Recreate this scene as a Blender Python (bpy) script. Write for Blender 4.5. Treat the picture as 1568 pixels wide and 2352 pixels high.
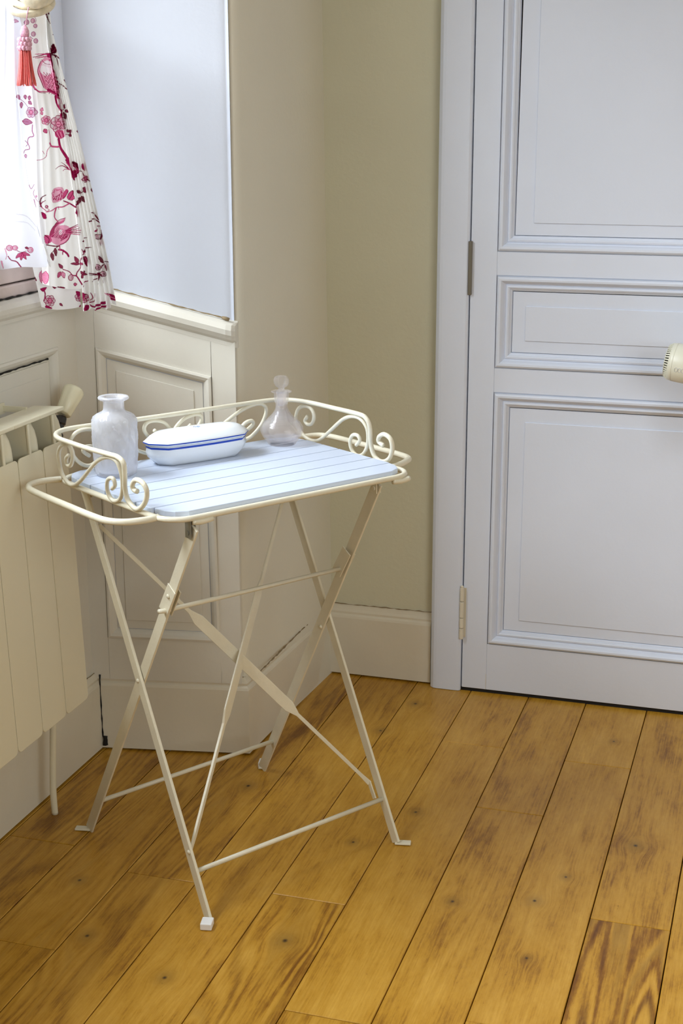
import bpy, bmesh, math, random
import numpy as np
from mathutils import Vector, Matrix, noise

for o in list(bpy.data.objects): bpy.data.objects.remove(o)
random.seed(7)
SC = bpy.context.scene
COL = SC.collection

# ------------------------------------------------------------ camera
cam_d = bpy.data.cameras.new('camera'); cam = bpy.data.objects.new('camera', cam_d); COL.objects.link(cam)
YAW, PITCH, ROLL, FPX = -.3000, .2660, .00116, 3364.6
fw = Vector((math.sin(YAW)*math.cos(PITCH), math.cos(YAW)*math.cos(PITCH), -math.sin(PITCH)))
rt0 = Vector((math.cos(YAW), -math.sin(YAW), 0)); dn0 = fw.cross(rt0)
rt = rt0*math.cos(ROLL)+dn0*math.sin(ROLL); dn = dn0*math.cos(ROLL)-rt0*math.sin(ROLL)
m = Matrix((rt, -dn, -fw)).transposed().to_4x4(); m.translation = (0, 0, 1.55)
cam.matrix_world = m
cam_d.sensor_fit = 'VERTICAL'; cam_d.sensor_height = 36; cam_d.lens = FPX/2352*36
cam_d.clip_start = .05; cam_d.clip_end = 60
cam_d.dof.use_dof = False
SC.camera = cam
# ------------------------------------------------------------ world, lights, exposure
w = bpy.data.worlds.new('world'); SC.world = w; w.use_nodes = True
bg = w.node_tree.nodes['Background']; bg.inputs[0].default_value = (.86, .92, 1, 1); bg.inputs[1].default_value = 1.6
def area(name, loc, target, sx, sy, power, color):
    d = bpy.data.lights.new(name, 'AREA'); d.shape = 'RECTANGLE'; d.size = sx; d.size_y = sy
    d.energy = power; d.color = color
    o = bpy.data.objects.new(name, d); COL.objects.link(o); o.location = loc
    o.rotation_euler = (Vector(target)-Vector(loc)).to_track_quat('-Z', 'Y').to_euler()
    return o
area('window_daylight', (-2.75, 1.65, 3.4), (-.8, 2.3, .6), 2.6, 2.2, 500, (.84, .92, 1))
area('right_fill', (1.55, .35, 1.75), (-.9, 2.7, .6), 1.5, 1.2, 36, (.90, .96, 1))  # added fill for the right-facing sides; no window is built there
vs = SC.view_settings
vs.view_transform = 'Standard'; vs.look = 'None'; vs.gamma = 1; vs.use_curve_mapping = False; vs.exposure = 0.14
SC.cycles.max_bounces = 10; SC.cycles.transparent_max_bounces = 16; SC.cycles.transmission_bounces = 10
SC.cycles.caustics_reflective = False; SC.cycles.caustics_refractive = True

# ------------------------------------------------------------ helpers
def srgb(r, g, b):
    f = lambda c: (c/255/12.92) if c/255 <= .04045 else ((c/255+.055)/1.055)**2.4
    return (f(r), f(g), f(b), 1)
def mat(name, col, rough=.5, bump=0, bscale=200, var=0, vscale=3, dirt=None, spec=.5, metal=0):
    """painted / plain surface with faint mottling and brush relief"""
    M = bpy.data.materials.new(name); M.use_nodes = True; nt = M.node_tree; N = nt.nodes; K = nt.links
    p = N['Principled BSDF']; p.inputs['Roughness'].default_value = rough; p.inputs['Metallic'].default_value = metal
    p.inputs['Specular IOR Level'].default_value = spec
    geo = N.new('ShaderNodeNewGeometry')
    src = None
    if var:
        n = N.new('ShaderNodeTexNoise'); n.inputs['Scale'].default_value = vscale; n.inputs['Detail'].default_value = 5
        K.new(geo.outputs['Position'], n.inputs['Vector'])
        mr = N.new('ShaderNodeMapRange'); mr.inputs[1].default_value = .3; mr.inputs[2].default_value = .7
        mr.inputs[3].default_value = 1-var; mr.inputs[4].default_value = 1+var*.4
        K.new(n.outputs[0], mr.inputs[0])
        mx = N.new('ShaderNodeMix'); mx.data_type = 'RGBA'; mx.blend_type = 'MULTIPLY'; mx.inputs[0].default_value = 1
        mx.inputs[6].default_value = col; K.new(mr.outputs[0], mx.inputs[7]); src = mx.outputs[2]
    if dirt:
        n2 = N.new('ShaderNodeTexNoise'); n2.inputs['Scale'].default_value = dirt[1]; n2.inputs['Detail'].default_value = 8; n2.inputs['Roughness'].default_value = .7
        K.new(geo.outputs['Position'], n2.inputs['Vector'])
        r2 = N.new('ShaderNodeMapRange'); r2.inputs[1].default_value = dirt[2]; r2.inputs[2].default_value = dirt[2]+.08
        K.new(n2.outputs[0], r2.inputs[0])
        mx2 = N.new('ShaderNodeMix'); mx2.data_type = 'RGBA'
        K.new(r2.outputs[0], mx2.inputs[0])
        if src: K.new(src, mx2.inputs[6])
        else: mx2.inputs[6].default_value = col
        mx2.inputs[7].default_value = dirt[0]; src = mx2.outputs[2]
    if src: K.new(src, p.inputs['Base Color'])
    else: p.inputs['Base Color'].default_value = col
    if bump:
        n3 = N.new('ShaderNodeTexNoise'); n3.inputs['Scale'].default_value = bscale; n3.inputs['Detail'].default_value = 3
        K.new(geo.outputs['Position'], n3.inputs['Vector'])
        b = N.new('ShaderNodeBump'); b.inputs['Strength'].default_value = bump; b.inputs['Distance'].default_value = .002
        K.new(n3.outputs[0], b.inputs['Height']); K.new(b.outputs[0], p.inputs['Normal'])
    return M

WHITE = mat('white_joinery_paint', srgb(222, 228, 241), .42, .25, 60, .05, 2.5)
WHITE2 = mat('white_panelling_paint', srgb(221, 216, 203), .45, .3, 50, .07, 3)
PLASTER = mat('cream_plaster', srgb(224, 219, 202), .75, .35, 90, .05, 2)
OLIVE = mat('yellow_cream_plaster', srgb(212, 208, 182), .75, .35, 90, .06, 2.2)
SKIRT = mat('white_skirting_paint', srgb(224, 216, 196), .42, .35, 45, .06, 4, dirt=(srgb(150, 130, 100), 26, .72))
DARK = mat('dark_gap', srgb(26, 22, 16), .9)
CEIL = mat('ceiling_white', srgb(235, 233, 228), .8)
RADM = mat('radiator_enamel', srgb(228, 220, 192), .32, .05, 200)
RADSHADE = mat('radiator_shade_tone', srgb(96, 104, 90), .5)  # dark tone paints the shadow inside the radiator onto its back plate
CREAM = mat('cream_metal_enamel', srgb(228, 221, 198), .34, .25, 160, .05, 30, dirt=(srgb(150, 95, 50), 60, .745))
SLATM = mat('white_slat_paint', srgb(198, 208, 226), .36, .15, 90)
STEEL = mat('dull_steel', srgb(140, 138, 128), .45, metal=.7)
HINGE = mat('tarnished_hinge', srgb(118, 112, 98), .5, metal=.3)
BLACKM = mat('black_valve_metal', srgb(44, 42, 44), .3)
KNOBM = mat('ivory_plastic', srgb(240, 234, 204), .3)
DRYM = mat('beige_plastic', srgb(226, 224, 204), .38)
GOLDBAND = mat('tan_plastic', srgb(190, 176, 138), .4)
CAPM = mat('white_foot_cap', srgb(240, 240, 240), .4)
PORC = mat('white_porcelain', srgb(238, 242, 246), .12, spec=.6)
BLUE = mat('cobalt_glaze', srgb(22, 66, 178), .15)
PALEBLUE = mat('pale_blue_glaze', srgb(140, 160, 196), .2)
PALEGREY = mat('pale_grey_glaze', srgb(214, 218, 226), .2)
CORAL = mat('coral_silk', srgb(236, 110, 104), .6, .4, 400, .12, 200)
PINKC = mat('pink_cord', srgb(226, 170, 188), .7, .4, 500, .35, 260)

def tag(o, label=None, cat=None, group=None, kind=None):
    if label: o['label'] = label
    if cat: o['category'] = cat
    if group: o['group'] = group
    if kind: o['kind'] = kind
    return o
def empty(name, loc=(0, 0, 0), rz=0, **k):
    o = bpy.data.objects.new(name, None); COL.objects.link(o); o.location = loc; o.rotation_euler = (0, 0, rz)
    o.empty_display_size = .05
    return tag(o, **k)
def link(name, bm, m, parent=None, smooth=False, **k):
    me = bpy.data.meshes.new(name); bm.normal_update(); bm.to_mesh(me); bm.free()
    if smooth: me.polygons.foreach_set('use_smooth', [True]*len(me.polygons)); 
    for mm in (m if isinstance(m, (list, tuple)) else [m]): me.materials.append(mm)
    o = bpy.data.objects.new(name, me); COL.objects.link(o)
    if parent: o.parent = parent
    return tag(o, **k)
def bevel(bm, w, seg=2, ang=.6):
    es = [e for e in bm.edges if len(e.link_faces) == 2 and e.calc_face_angle(0) > ang]
    bmesh.ops.bevel(bm, geom=es, offset=w, segments=seg, affect='EDGES', profile=.5, clamp_overlap=True)
def box(bm, x0, x1, y0, y1, z0, z1, mtx=None):
    vs_ = [bm.verts.new((x, y, z)) for x in (x0, x1) for y in (y0, y1) for z in (z0, z1)]
    for f in ((0, 1, 3, 2), (4, 6, 7, 5), (0, 4, 5, 1), (2, 3, 7, 6), (0, 2, 6, 4), (1, 5, 7, 3)):
        bm.faces.new([vs_[i] for i in f])
    if mtx: bmesh.ops.transform(bm, matrix=mtx, verts=vs_)
    return vs_
def boxo(name, dims, m, parent=None, bv=0, seg=2, mtx=None, **k):
    bm = bmesh.new(); box(bm, *dims, mtx)
    bmesh.ops.recalc_face_normals(bm, faces=bm.faces)
    if bv: bevel(bm, bv, seg)
    return link(name, bm, m, parent, smooth=False, **k)
def prism(bm, poly, h0, h1, mtx=None):
    """poly in xy extruded in z"""
    a = [bm.verts.new((x, y, h0)) for x, y in poly]; b = [bm.verts.new((x, y, h1)) for x, y in poly]
    n = len(poly)
    bm.faces.new(a[::-1]); bm.faces.new(b)
    for i in range(n): bm.faces.new((a[i], a[(i+1) % n], b[(i+1) % n], b[i]))
    if mtx: bmesh.ops.transform(bm, matrix=mtx, verts=a+b)
def lathe(bm, prof, seg=40, cap0=True, cap1=True, mtx=None):
    rings = []
    for r, z in prof:
        rings.append([bm.verts.new((r*math.cos(2*math.pi*i/seg), r*math.sin(2*math.pi*i/seg), z)) for i in range(seg)])
    for a, b in zip(rings, rings[1:]):
        for i in range(seg): bm.faces.new((a[i], a[(i+1) % seg], b[(i+1) % seg], b[i]))
    if cap0: bm.faces.new(rings[0][::-1])
    if cap1: bm.faces.new(rings[-1])
    if mtx: bmesh.ops.transform(bm, matrix=mtx, verts=[v for r in rings for v in r])
    return rings
def catmull(pts, n=6, closed=False):
    P = [Vector(p) for p in pts]; out = []; L = len(P)
    rng = range(L) if closed else range(L-1)
    for i in rng:
        if closed: p0, p1, p2, p3 = P[(i-1) % L], P[i], P[(i+1) % L], P[(i+2) % L]
        else: p0, p1, p2, p3 = P[max(i-1, 0)], P[i], P[i+1], P[min(i+2, L-1)]
        for k in range(n):
            t = k/n
            out.append(.5*((2*p1)+(-p0+p2)*t+(2*p0-5*p1+4*p2-p3)*t*t+(-p0+3*p1-3*p2+p3)*t**3))
    if not closed: out.append(P[-1])
    return out
def tube(bm, pts, r, seg=10, closed=False, sm=0, mtx=None):
    P = catmull(pts, sm, closed) if sm else [Vector(p) for p in pts]
    n = len(P); T = []
    for i in range(n):
        a = P[(i-1) % n] if (closed or i > 0) else P[0]; b = P[(i+1) % n] if (closed or i < n-1) else P[-1]
        T.append((b-a).normalized())
    up = Vector((0, 0, 1)) if abs(T[0].z) < .9 else Vector((1, 0, 0))
    nrm = (up-T[0]*up.dot(T[0])).normalized(); rings = []
    for i in range(n):
        nrm = (nrm-T[i]*nrm.dot(T[i])).normalized(); bi = T[i].cross(nrm)
        rr = r[i*len(r)//n] if isinstance(r, (list, tuple)) else r
        rings.append([bm.verts.new(P[i]+(nrm*math.cos(2*math.pi*k/seg)+bi*math.sin(2*math.pi*k/seg))*rr) for k in range(seg)])
    m_ = n if closed else n-1
    for i in range(m_):
        a, b = rings[i], rings[(i+1) % n]
        off = 0
        if closed and i == n-1:
            off = min(range(seg), key=lambda o: sum((a[k].co-b[(k+o) % seg].co).length for k in range(seg)))
        for k in range(seg): bm.faces.new((a[k], a[(k+1) % seg], b[(k+1+off) % seg], b[(k+off) % seg]))
    if not closed: bm.faces.new(rings[0][::-1]); bm.faces.new(rings[-1])
    if mtx: bmesh.ops.transform(bm, matrix=mtx, verts=[v for r_ in rings for v in r_])
def tubeo(name, pts, r, m, parent=None, seg=10, closed=False, sm=0, **k):
    bm = bmesh.new(); tube(bm, pts, r, seg, closed, sm)
    return link(name, bm, m, parent, smooth=True, **k)
def offset_poly(poly, d):
    """inward offset of a convex polygon (counter-clockwise) by d"""
    n = len(poly); out = []
    for i in range(n):
        p0, p1, p2 = Vector(poly[i-1]), Vector(poly[i]), Vector(poly[(i+1) % n])
        a = (p1-p0).normalized(); b = (p2-p1).normalized()
        na = Vector((-a.y, a.x)); nb = Vector((-b.y, b.x))
        bis = (na+nb).normalized(); out.append(p1+bis*(d/bis.dot(na)))
    return out
def moulding(name, poly, prof, F, m, parent):
    """mitred moulding: prof = (inward offset, height); F maps (s,z,height) to world"""
    bm = bmesh.new(); rings = []
    for d, h in prof:
        rings.append([bm.verts.new(F(p[0], p[1], h)) for p in offset_poly(poly, d)])
    n = len(poly)
    for a, b in zip(rings, rings[1:]):
        for i in range(n): bm.faces.new((a[i], a[(i+1) % n], b[(i+1) % n], b[i]))
    bmesh.ops.recalc_face_normals(bm, faces=bm.faces)
    return link(name, bm, m, parent)
def slab(bm, poly, F, h0, h1):
    a = [bm.verts.new(F(p[0], p[1], h0)) for p in poly]; b = [bm.verts.new(F(p[0], p[1], h1)) for p in poly]
    n = len(poly); bm.faces.new(a[::-1]); bm.faces.new(b)
    for i in range(n): bm.faces.new((a[i], a[(i+1) % n], b[(i+1) % n], b[i]))
def slabo(name, poly, F, h0, h1, m, parent, bv=0):
    bm = bmesh.new(); slab(bm, poly, F, h0, h1); bmesh.ops.recalc_face_normals(bm, faces=bm.faces)
    if bv: bevel(bm, bv, 1)
    return link(name, bm, m, parent)
def rect(a, b, c, d): return [(a, c), (b, c), (b, d), (a, d)]

# ------------------------------------------------------------ floor: long pine boards
KNOTS = [(-.244, 2.966, .010), (-.415, 2.67, .008), (-.393, 2.457, .006), (-.369, 2.785, .006), (-.744, 2.979, .008), (-.358, 3.508, .006), (-.852, 2.38, .011),
         (-1.024, 2.195, .009), (-1.227, 2.283, .009), (-1.34, 2.473, .008), (-1.16, 2.994, .010), (-.904, 3.6, .009), (-.946, 3.4, .008), (-.574, 2.618, .008), (-.84, 2.80, .007)]
def wood():
    M = bpy.data.materials.new('pine_board'); M.use_nodes = True; nt = M.node_tree; N = nt.nodes; K = nt.links
    p = N['Principled BSDF']
    geo = N.new('ShaderNodeNewGeometry'); info = N.new('ShaderNodeObjectInfo')
    def math_(op, a, b=None, c=None):
        n = N.new('ShaderNodeMath'); n.operation = op
        for i, v in enumerate((a, b, c)):
            if v is None: continue
            if isinstance(v, (int, float)): n.inputs[i].default_value = v
            else: K.new(v, n.inputs[i])
        return n.outputs[0]
    def vec(op, a, b=None, s=None):
        n = N.new('ShaderNodeVectorMath'); n.operation = op
        for i, v in enumerate((a, b)):
            if v is None: continue
            if isinstance(v, tuple): n.inputs[i].default_value = v
            else: K.new(v, n.inputs[i])
        if s is not None:
            if isinstance(s, (int, float)): n.inputs['Scale'].default_value = s
            else: K.new(s, n.inputs['Scale'])
        return n.outputs['Value'] if op in ('LENGTH', 'DISTANCE', 'DOT_PRODUCT') else n.outputs[0]
    pos = geo.outputs['Position']
    ring = None; warp = None; dark = None
    for kx, ky, kr in KNOTS:
        d = vec('MULTIPLY', vec('SUBTRACT', pos, (kx, ky, 0)), (1, .8, 0))
        L = vec('LENGTH', d)
        g = math_('POWER', 2.718, math_('MULTIPLY', math_('MULTIPLY', L, L), -1/(2*(kr*2.6)**2)))
        dk = math_('POWER', 2.718, math_('MULTIPLY', math_('MULTIPLY', L, L), -1/(2*(kr*.42)**2)))
        hl = math_('MULTIPLY', math_('POWER', 2.718, math_('MULTIPLY', math_('MULTIPLY', L, L), -1/(2*(kr*1.6)**2))), .35)
        sx = N.new('ShaderNodeSeparateXYZ'); K.new(d, sx.inputs[0])
        wv = math_('MULTIPLY', g, math_('MULTIPLY', sx.outputs[0], -.75))
        warp = wv if warp is None else math_('ADD', warp, wv)
        t = math_('MAXIMUM', dk, hl)
        dark = t if dark is None else math_('MAXIMUM', dark, t)
    off = N.new('ShaderNodeCombineXYZ')
    rnd = info.outputs['Random']
    K.new(math_('MULTIPLY', rnd, 37.0), off.inputs[0]); K.new(math_('MULTIPLY', rnd, 91.0), off.inputs[1]); K.new(math_('MULTIPLY', rnd, 13.0), off.inputs[2])
    wc = N.new('ShaderNodeCombineXYZ'); K.new(warp, wc.inputs[0])
    q = vec('ADD', vec('ADD', pos, wc.outputs[0]), off.outputs[0])
    # large wavy distortion
    n0 = N.new('ShaderNodeTexNoise'); n0.inputs['Scale'].default_value = 1; n0.inputs['Detail'].default_value = 2
    K.new(vec('MULTIPLY', q, (4, 1.6, 1)), n0.inputs['Vector'])
    # cathedral figure from broad noise contours
    n1 = N.new('ShaderNodeTexNoise'); n1.inputs['Scale'].default_value = 1; n1.inputs['Detail'].default_value = 1.5; n1.inputs['Distortion'].default_value = .3
    K.new(vec('MULTIPLY', q, (8, .8, 1)), n1.inputs['Vector'])
    rings = math_('ABSOLUTE', math_('SINE', math_('MULTIPLY', n1.outputs[0], 46)))
    # fibre
    n2 = N.new('ShaderNodeTexNoise'); n2.inputs['Scale'].default_value = 1; n2.inputs['Detail'].default_value = 6; n2.inputs['Roughness'].default_value = .65
    K.new(vec('MULTIPLY', q, (260, 9, 1)), n2.inputs['Vector'])
    n3 = N.new('ShaderNodeTexNoise'); n3.inputs['Scale'].default_value = 1; n3.inputs['Detail'].default_value = 5; n3.inputs['Roughness'].default_value = .6
    K.new(vec('MULTIPLY', q, (12, 4, 1)), n3.inputs['Vector'])
    n4 = N.new('ShaderNodeTexNoise'); n4.inputs['Scale'].default_value = 1; n4.inputs['Detail'].default_value = 4; n4.inputs['Roughness'].default_value = .75
    K.new(vec('MULTIPLY', q, (120, 40, 1)), n4.inputs['Vector'])
    at = N.new('ShaderNodeAttribute'); at.attribute_type = 'OBJECT'; at.attribute_name = 'figure'
    fig = math_('ADD', .04, math_('MULTIPLY', at.outputs['Fac'], .7))
    v = math_('ADD', math_('MULTIPLY', math_('POWER', rings, 2), fig), math_('MULTIPLY', n2.outputs[0], .42))
    v = math_('ADD', v, math_('ADD', math_('MULTIPLY', n3.outputs[0], .56), .155))
    v = math_('ADD', v, math_('MULTIPLY', n4.outputs[0], .22))
    v = math_('ADD', math_('ADD', v, .10), math_('MULTIPLY', rnd, .07))
    cr = N.new('ShaderNodeValToRGB'); e = cr.color_ramp.elements
    e[0].position = .52; e[0].color = srgb(214, 166, 72); e[1].position = 1.0; e[1].color = srgb(98, 54, 2)
    x = e.new(.76); x.color = srgb(184, 134, 38)
    x = e.new(.88); x.color = srgb(134, 86, 10)
    K.new(math_('MULTIPLY', v, .80), cr.inputs[0])
    # sparse dark pores
    r4 = N.new('ShaderNodeMapRange'); r4.inputs[1].default_value = .66; r4.inputs[2].default_value = .74; r4.inputs[4].default_value = .45
    K.new(n4.outputs[0], r4.inputs[0])
    m1 = N.new('ShaderNodeMix'); m1.data_type = 'RGBA'; K.new(math_('MINIMUM', r4.outputs[0], .5), m1.inputs[0]); K.new(cr.outputs[0], m1.inputs[6]); m1.inputs[7].default_value = srgb(90, 48, 8)
    # bold resin lines on the one strongly figured board
    n5 = math_('POWER', math_('ABSOLUTE', math_('SINE', math_('MULTIPLY', n1.outputs[0], 30))), 14)
    m2 = N.new('ShaderNodeMix'); m2.data_type = 'RGBA'; K.new(math_('MULTIPLY', n5, math_('MULTIPLY', at.outputs['Fac'], 1.5)), m2.inputs[0]); K.new(m1.outputs[2], m2.inputs[6]); m2.inputs[7].default_value = srgb(92, 60, 22)
    m3 = N.new('ShaderNodeMix'); m3.data_type = 'RGBA'; K.new(dark, m3.inputs[0]); K.new(m2.outputs[2], m3.inputs[6]); m3.inputs[7].default_value = srgb(52, 34, 20)
    K.new(m3.outputs[2], p.inputs['Base Color'])
    rr = math_('ADD', .24, math_('MULTIPLY', n3.outputs[0], .2)); K.new(rr, p.inputs['Roughness'])
    p.inputs['Specular IOR Level'].default_value = .42
    b = N.new('ShaderNodeBump'); b.inputs['Strength'].default_value = .35; b.inputs['Distance'].default_value = .0012
    K.new(math_('ADD', math_('MULTIPLY', n2.outputs[0], .5), n3.outputs[0]), b.inputs['Height']); K.new(b.outputs[0], p.inputs['Normal'])
    return M
WOOD = wood()
floor = empty('floor', kind='structure')
boxo('subfloor', (-2.1, 2.7, -1.9, 4.0, -.06, -.022), DARK, floor)
seams = [-1.58, -1.42, -1.262, -1.103, -.938, -.779, -.618, -.461, -.298, -.14]
while seams[-1] < 2.6: seams.append(seams[-1]+.16)
seams = [-1.74]+seams
joints = {1: [2.606], 2: [2.22], 3: [2.535], 4: [1.2], 5: [2.541], 6: [2.165, 3.384], 7: [3.046], 8: [3.357], 9: [2.636], 10: [1.72]}
for i in range(len(seams)-1):
    js = sorted(joints.get(i, [random.uniform(.2, 3.4)]))
    y = js[0]
    while y > -1.6: y -= random.uniform(.9, 1.7); js.insert(0, max(y, -1.85))
    js = [j for j in js if j > -1.8]
    ys = [-1.85]+js+[3.78]
    for a, b_ in zip(ys, ys[1:]):
        bm = bmesh.new(); g = .0011
        wz = random.uniform(-.0007, 0)
        box(bm, seams[i]+g, seams[i+1]-g, a+.0009, b_-.0009, -.02, wz)
        bmesh.ops.recalc_face_normals(bm, faces=bm.faces); bevel(bm, .0012, 1)
        o = link('floorboard', bm, WOOD, floor)
        o['figure'] = .26 if (i == 9 and b_ < 2.7) else (.12 if i in (5, 6) and b_ < 2.6 else (.10 if i in (1, 2, 3) else .02))

# ------------------------------------------------------------ left side of the room: deep splayed window niche
HT = 2.62
# window wall (below the window) and its pieces
def FW(s, z, h): return Vector((-1.603+h, s, z))       # s = world Y
wl = empty('wall_left', kind='structure')
boxo('wall_core', (-1.85, -1.615, .9, 3.2, -.02, 1.165), PLASTER, wl)
boxo('lintel', (-1.85, -1.615, .9, 3.2, 2.42, HT), PLASTER, wl)
pan = [(1.9, .29), (2.986, .297), (2.986, 1.036), (1.9, 1.036)]
# framed dado panel: stiles and rails leave a recess
slabo('stile', [(2.987, .19), (3.095, .19), (3.095, 1.15), (2.987, 1.15)], FW, -.012, .0, WHITE2, wl)
slabo('stile', [(1.2, .19), (1.9, .19), (1.9, 1.15), (1.2, 1.15)], FW, -.012, .0, WHITE2, wl)
slabo('rail', [(1.9, 1.036), (2.987, 1.036), (2.987, 1.15), (1.9, 1.15)], FW, -.012, .0, WHITE2, wl)
slabo('rail', [(1.9, .19), (2.987, .19), (2.987, .297), (1.9, .297)], FW, -.012, .0, WHITE2, wl)
PROF = [(0, 0), (.001, .004), (.006, .0055), (.013, .002), (.018, -.004), (.0215, -.0095), (.0225, -.013)]
moulding('panel_moulding', pan, PROF, FW, WHITE2, wl)
slabo('panel_back', [(1.9, .29), (2.99, .29), (2.99, 1.04), (1.9, 1.04)], FW, -.0135, -.0125, DARK, wl)
q = offset_poly(pan, .0262)
q[2].y -= .0045; q[3].y -= .0045; q[1].x -= .0015; q[2].x -= .0015
slabo('panel', q, FW, -.0122, -.0095, WHITE2, wl)
slabo('panel_field', offset_poly(pan, .062), FW, -.0096, -.0075, WHITE2, wl, .001)
# rail cap under the casement
bm = bmesh.new()
prof = [(-.012, 1.118), (.006, 1.118), (.008, 1.126), (.018, 1.134), (.022, 1.142), (.024, 1.152), (.018, 1.162), (.006, 1.168), (-.03, 1.170), (-.03, 1.118)]
def extr(bm, prof, F, s0, s1):
    a = [bm.verts.new(F(s0, z, h)) for h, z in prof]; b = [bm.verts.new(F(s1, z, h)) for h, z in prof]
    n = len(prof); bm.faces.new(a); bm.faces.new(b[::-1])
    for i in range(n): bm.faces.new((a[i], b[i], b[(i+1) % n], a[(i+1) % n]))
    bmesh.ops.recalc_face_normals(bm, faces=bm.faces)
extr(bm, prof, FW, 1.2, 3.10); link('sill_rail', bm, WHITE2, wl)

# skirting, window side
def skirt_prof(d, top=.203):
    return [(-.02, .005), (d, .005), (d, .172), (d-.002, .178), (d-.006, .183), (d-.0055, .189), (d-.009, .196), (d-.014, top), (-.02, top)]
bm = bmesh.new(); extr(bm, skirt_prof(.018), FW, .9, 3.09)
link('baseboard_window', bm, SKIRT, kind='structure')

# casement window above it
win = empty('window_1', kind='structure')
def wb(name, x0, x1, y0, y1, z0, z1, m_=WHITE, bv=.003): return boxo(name, (x0, x1, y0, y1, z0, z1), m_, win, bv, 2)
DUST = mat('ingrained_dirt', srgb(140, 122, 92), .9)
DUSTYW = mat('dusty_window_paint', srgb(204, 188, 180), .6, .3, 60, .15, 12, dirt=(srgb(120, 96, 84), 40, .68))
wb('frame_sill', -1.70, -1.602, 1.25, 3.09, 1.170, 1.196, DUSTYW)
wb('bottom_rail', -1.69, -1.61, 1.30, 3.03, 1.199, 1.262, DUSTYW)
wb('frame_jamb', -1.70, -1.604, 3.03, 3.12, 1.196, 2.40)
wb('frame_jamb', -1.70, -1.604, 1.2, 1.28, 1.196, 2.40)
wb('frame_head', -1.70, -1.604, 1.2, 3.12, 2.38, 2.44)
wb('stile', -1.69, -1.625, 2.965, 3.028, 1.262, 2.38); wb('stile', -1.69, -1.625, 2.10, 2.19, 1.262, 2.38); wb('stile', -1.69, -1.625, 1.28, 1.335, 1.262, 2.38)
wb('glazing_bar', -1.68, -1.635, 2.19, 2.965, 1.80, 1.825); wb('glazing_bar', -1.68, -1.635, 1.335, 2.10, 1.80, 1.825)
GL = bpy.data.materials.new('window_glass'); GL.use_nodes = True; nt = GL.node_tree; nt.nodes.clear()
o_ = nt.nodes.new('ShaderNodeOutputMaterial'); t_ = nt.nodes.new('ShaderNodeBsdfTransparent'); g_ = nt.nodes.new('ShaderNodeBsdfGlossy'); g_.inputs['Roughness'].default_value = .02
mx = nt.nodes.new('ShaderNodeMixShader')
mx.inputs[0].default_value = .05; nt.links.new(t_.outputs[0], mx.inputs[1]); nt.links.new(g_.outputs[0], mx.inputs[2]); nt.links.new(mx.outputs[0], o_.inputs[0])
for ya, yb in ((1.335, 2.10), (2.19, 2.965)):
    for za, zb in ((1.262, 1.80), (1.825, 2.38)):
        boxo('pane', (-1.662, -1.658, ya, yb, za, zb), GL, win)

# reveal: splayed panelled side of the niche
RA = Vector((-1.59, 3.082, 0)); RB = Vector((-1.217, 3.156, 0)); RD = (RB-RA).normalized(); RN = Vector((RD.y, -RD.x, 0))
def FR(s, z, h): v = RA+RD*s+RN*(h-.012); v.z = z; return v
rv = empty('wall_reveal', kind='structure')
ZS = lambda s: 1.177-.249*s             # sloping top of the dado
# plaster above the dado and on round the pier into the alcove, one skin with a rounded arris
bm = bmesh.new()
def pier_path(z):
    k = (z-.2)/1.6
    c0 = FR(-.03, 0, 0); c1 = FR(.334, 0, 0)
    P = [c0, c1]
    ex = FR(.3740, 0, 0); R_ = .032
    # rounded arris
    dA = RD; dB = Vector((.0, 1, 0))
    s0 = ex-dA*R_; s1 = ex+dB*R_
    for t in [i/6 for i in range(7)]:
        P.append((1-t)**2*s0+2*t*(1-t)*ex+t*t*s1)
    xb = -1.1925-.021*k
    P.append(Vector((xb, 3.775, 0)))
    return P
rows = []
for z in [ -.01, .2, .6, 1.0, 1.4, 1.8, 2.2, HT]:
    rows.append([bm.verts.new((p.x, p.y, z)) for p in pier_path(z)])
for r0, r1 in zip(rows, rows[1:]):
    for i in range(len(r0)-1):
        f = bm.faces.new((r0[i], r0[i+1], r1[i+1], r1[i])); f.smooth = 1 <= i <= 8
        f.material_index = 0 if i < 4 else 1
bmesh.ops.recalc_face_normals(bm, faces=bm.faces)
for f in bm.faces:
    if f.normal.x < 0 and abs(f.normal.x) > .5: f.normal_flip()
link('wall_skin', bm, [mat('white_plaster_reveal', srgb(194, 197, 205), .7, .3, 80, .05, 2), PLASTER], rv)
# dado framing
pr = [(.032, .300), (.313, .297), (.306, .9565), (.032, 1.022)]
slabo('stile', [(-.02, .19), (.031, .19), (.031, ZS(.03)-.03), (-.02, ZS(-.02)-.03)], FR, -.012, .011, WHITE2, rv)
slabo('stile', [(.3135, .19), (.3635, .19), (.3635, ZS(.36)-.03), (.3065, ZS(.306)-.03)], FR, -.012, .011, WHITE2, rv)
slabo('rail', [(.0315, 1.022), (.306, .9565), (.306, ZS(.306)-.03), (.0315, ZS(.0315)-.03)], FR, -.012, .011, WHITE2, rv)
slabo('rail', [(.0315, .19), (.313, .19), (.313, .297), (.0315, .300)], FR, -.012, .011, WHITE2, rv)
moulding('panel_moulding', pr, [(d, h+.011) for d, h in PROF], FR, WHITE2, rv)
slabo('panel_back', [(.03, .29), (.315, .29), (.308, .957), (.03, 1.023)], FR, -.0022, -.0012, DARK, rv)
slabo('panel', offset_poly(pr, .0235), FR, -.0015, .0015, WHITE2, rv)
slabo('panel_field', offset_poly(pr, .0445), FR, .0013, .004, WHITE2, rv, .001)
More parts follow.
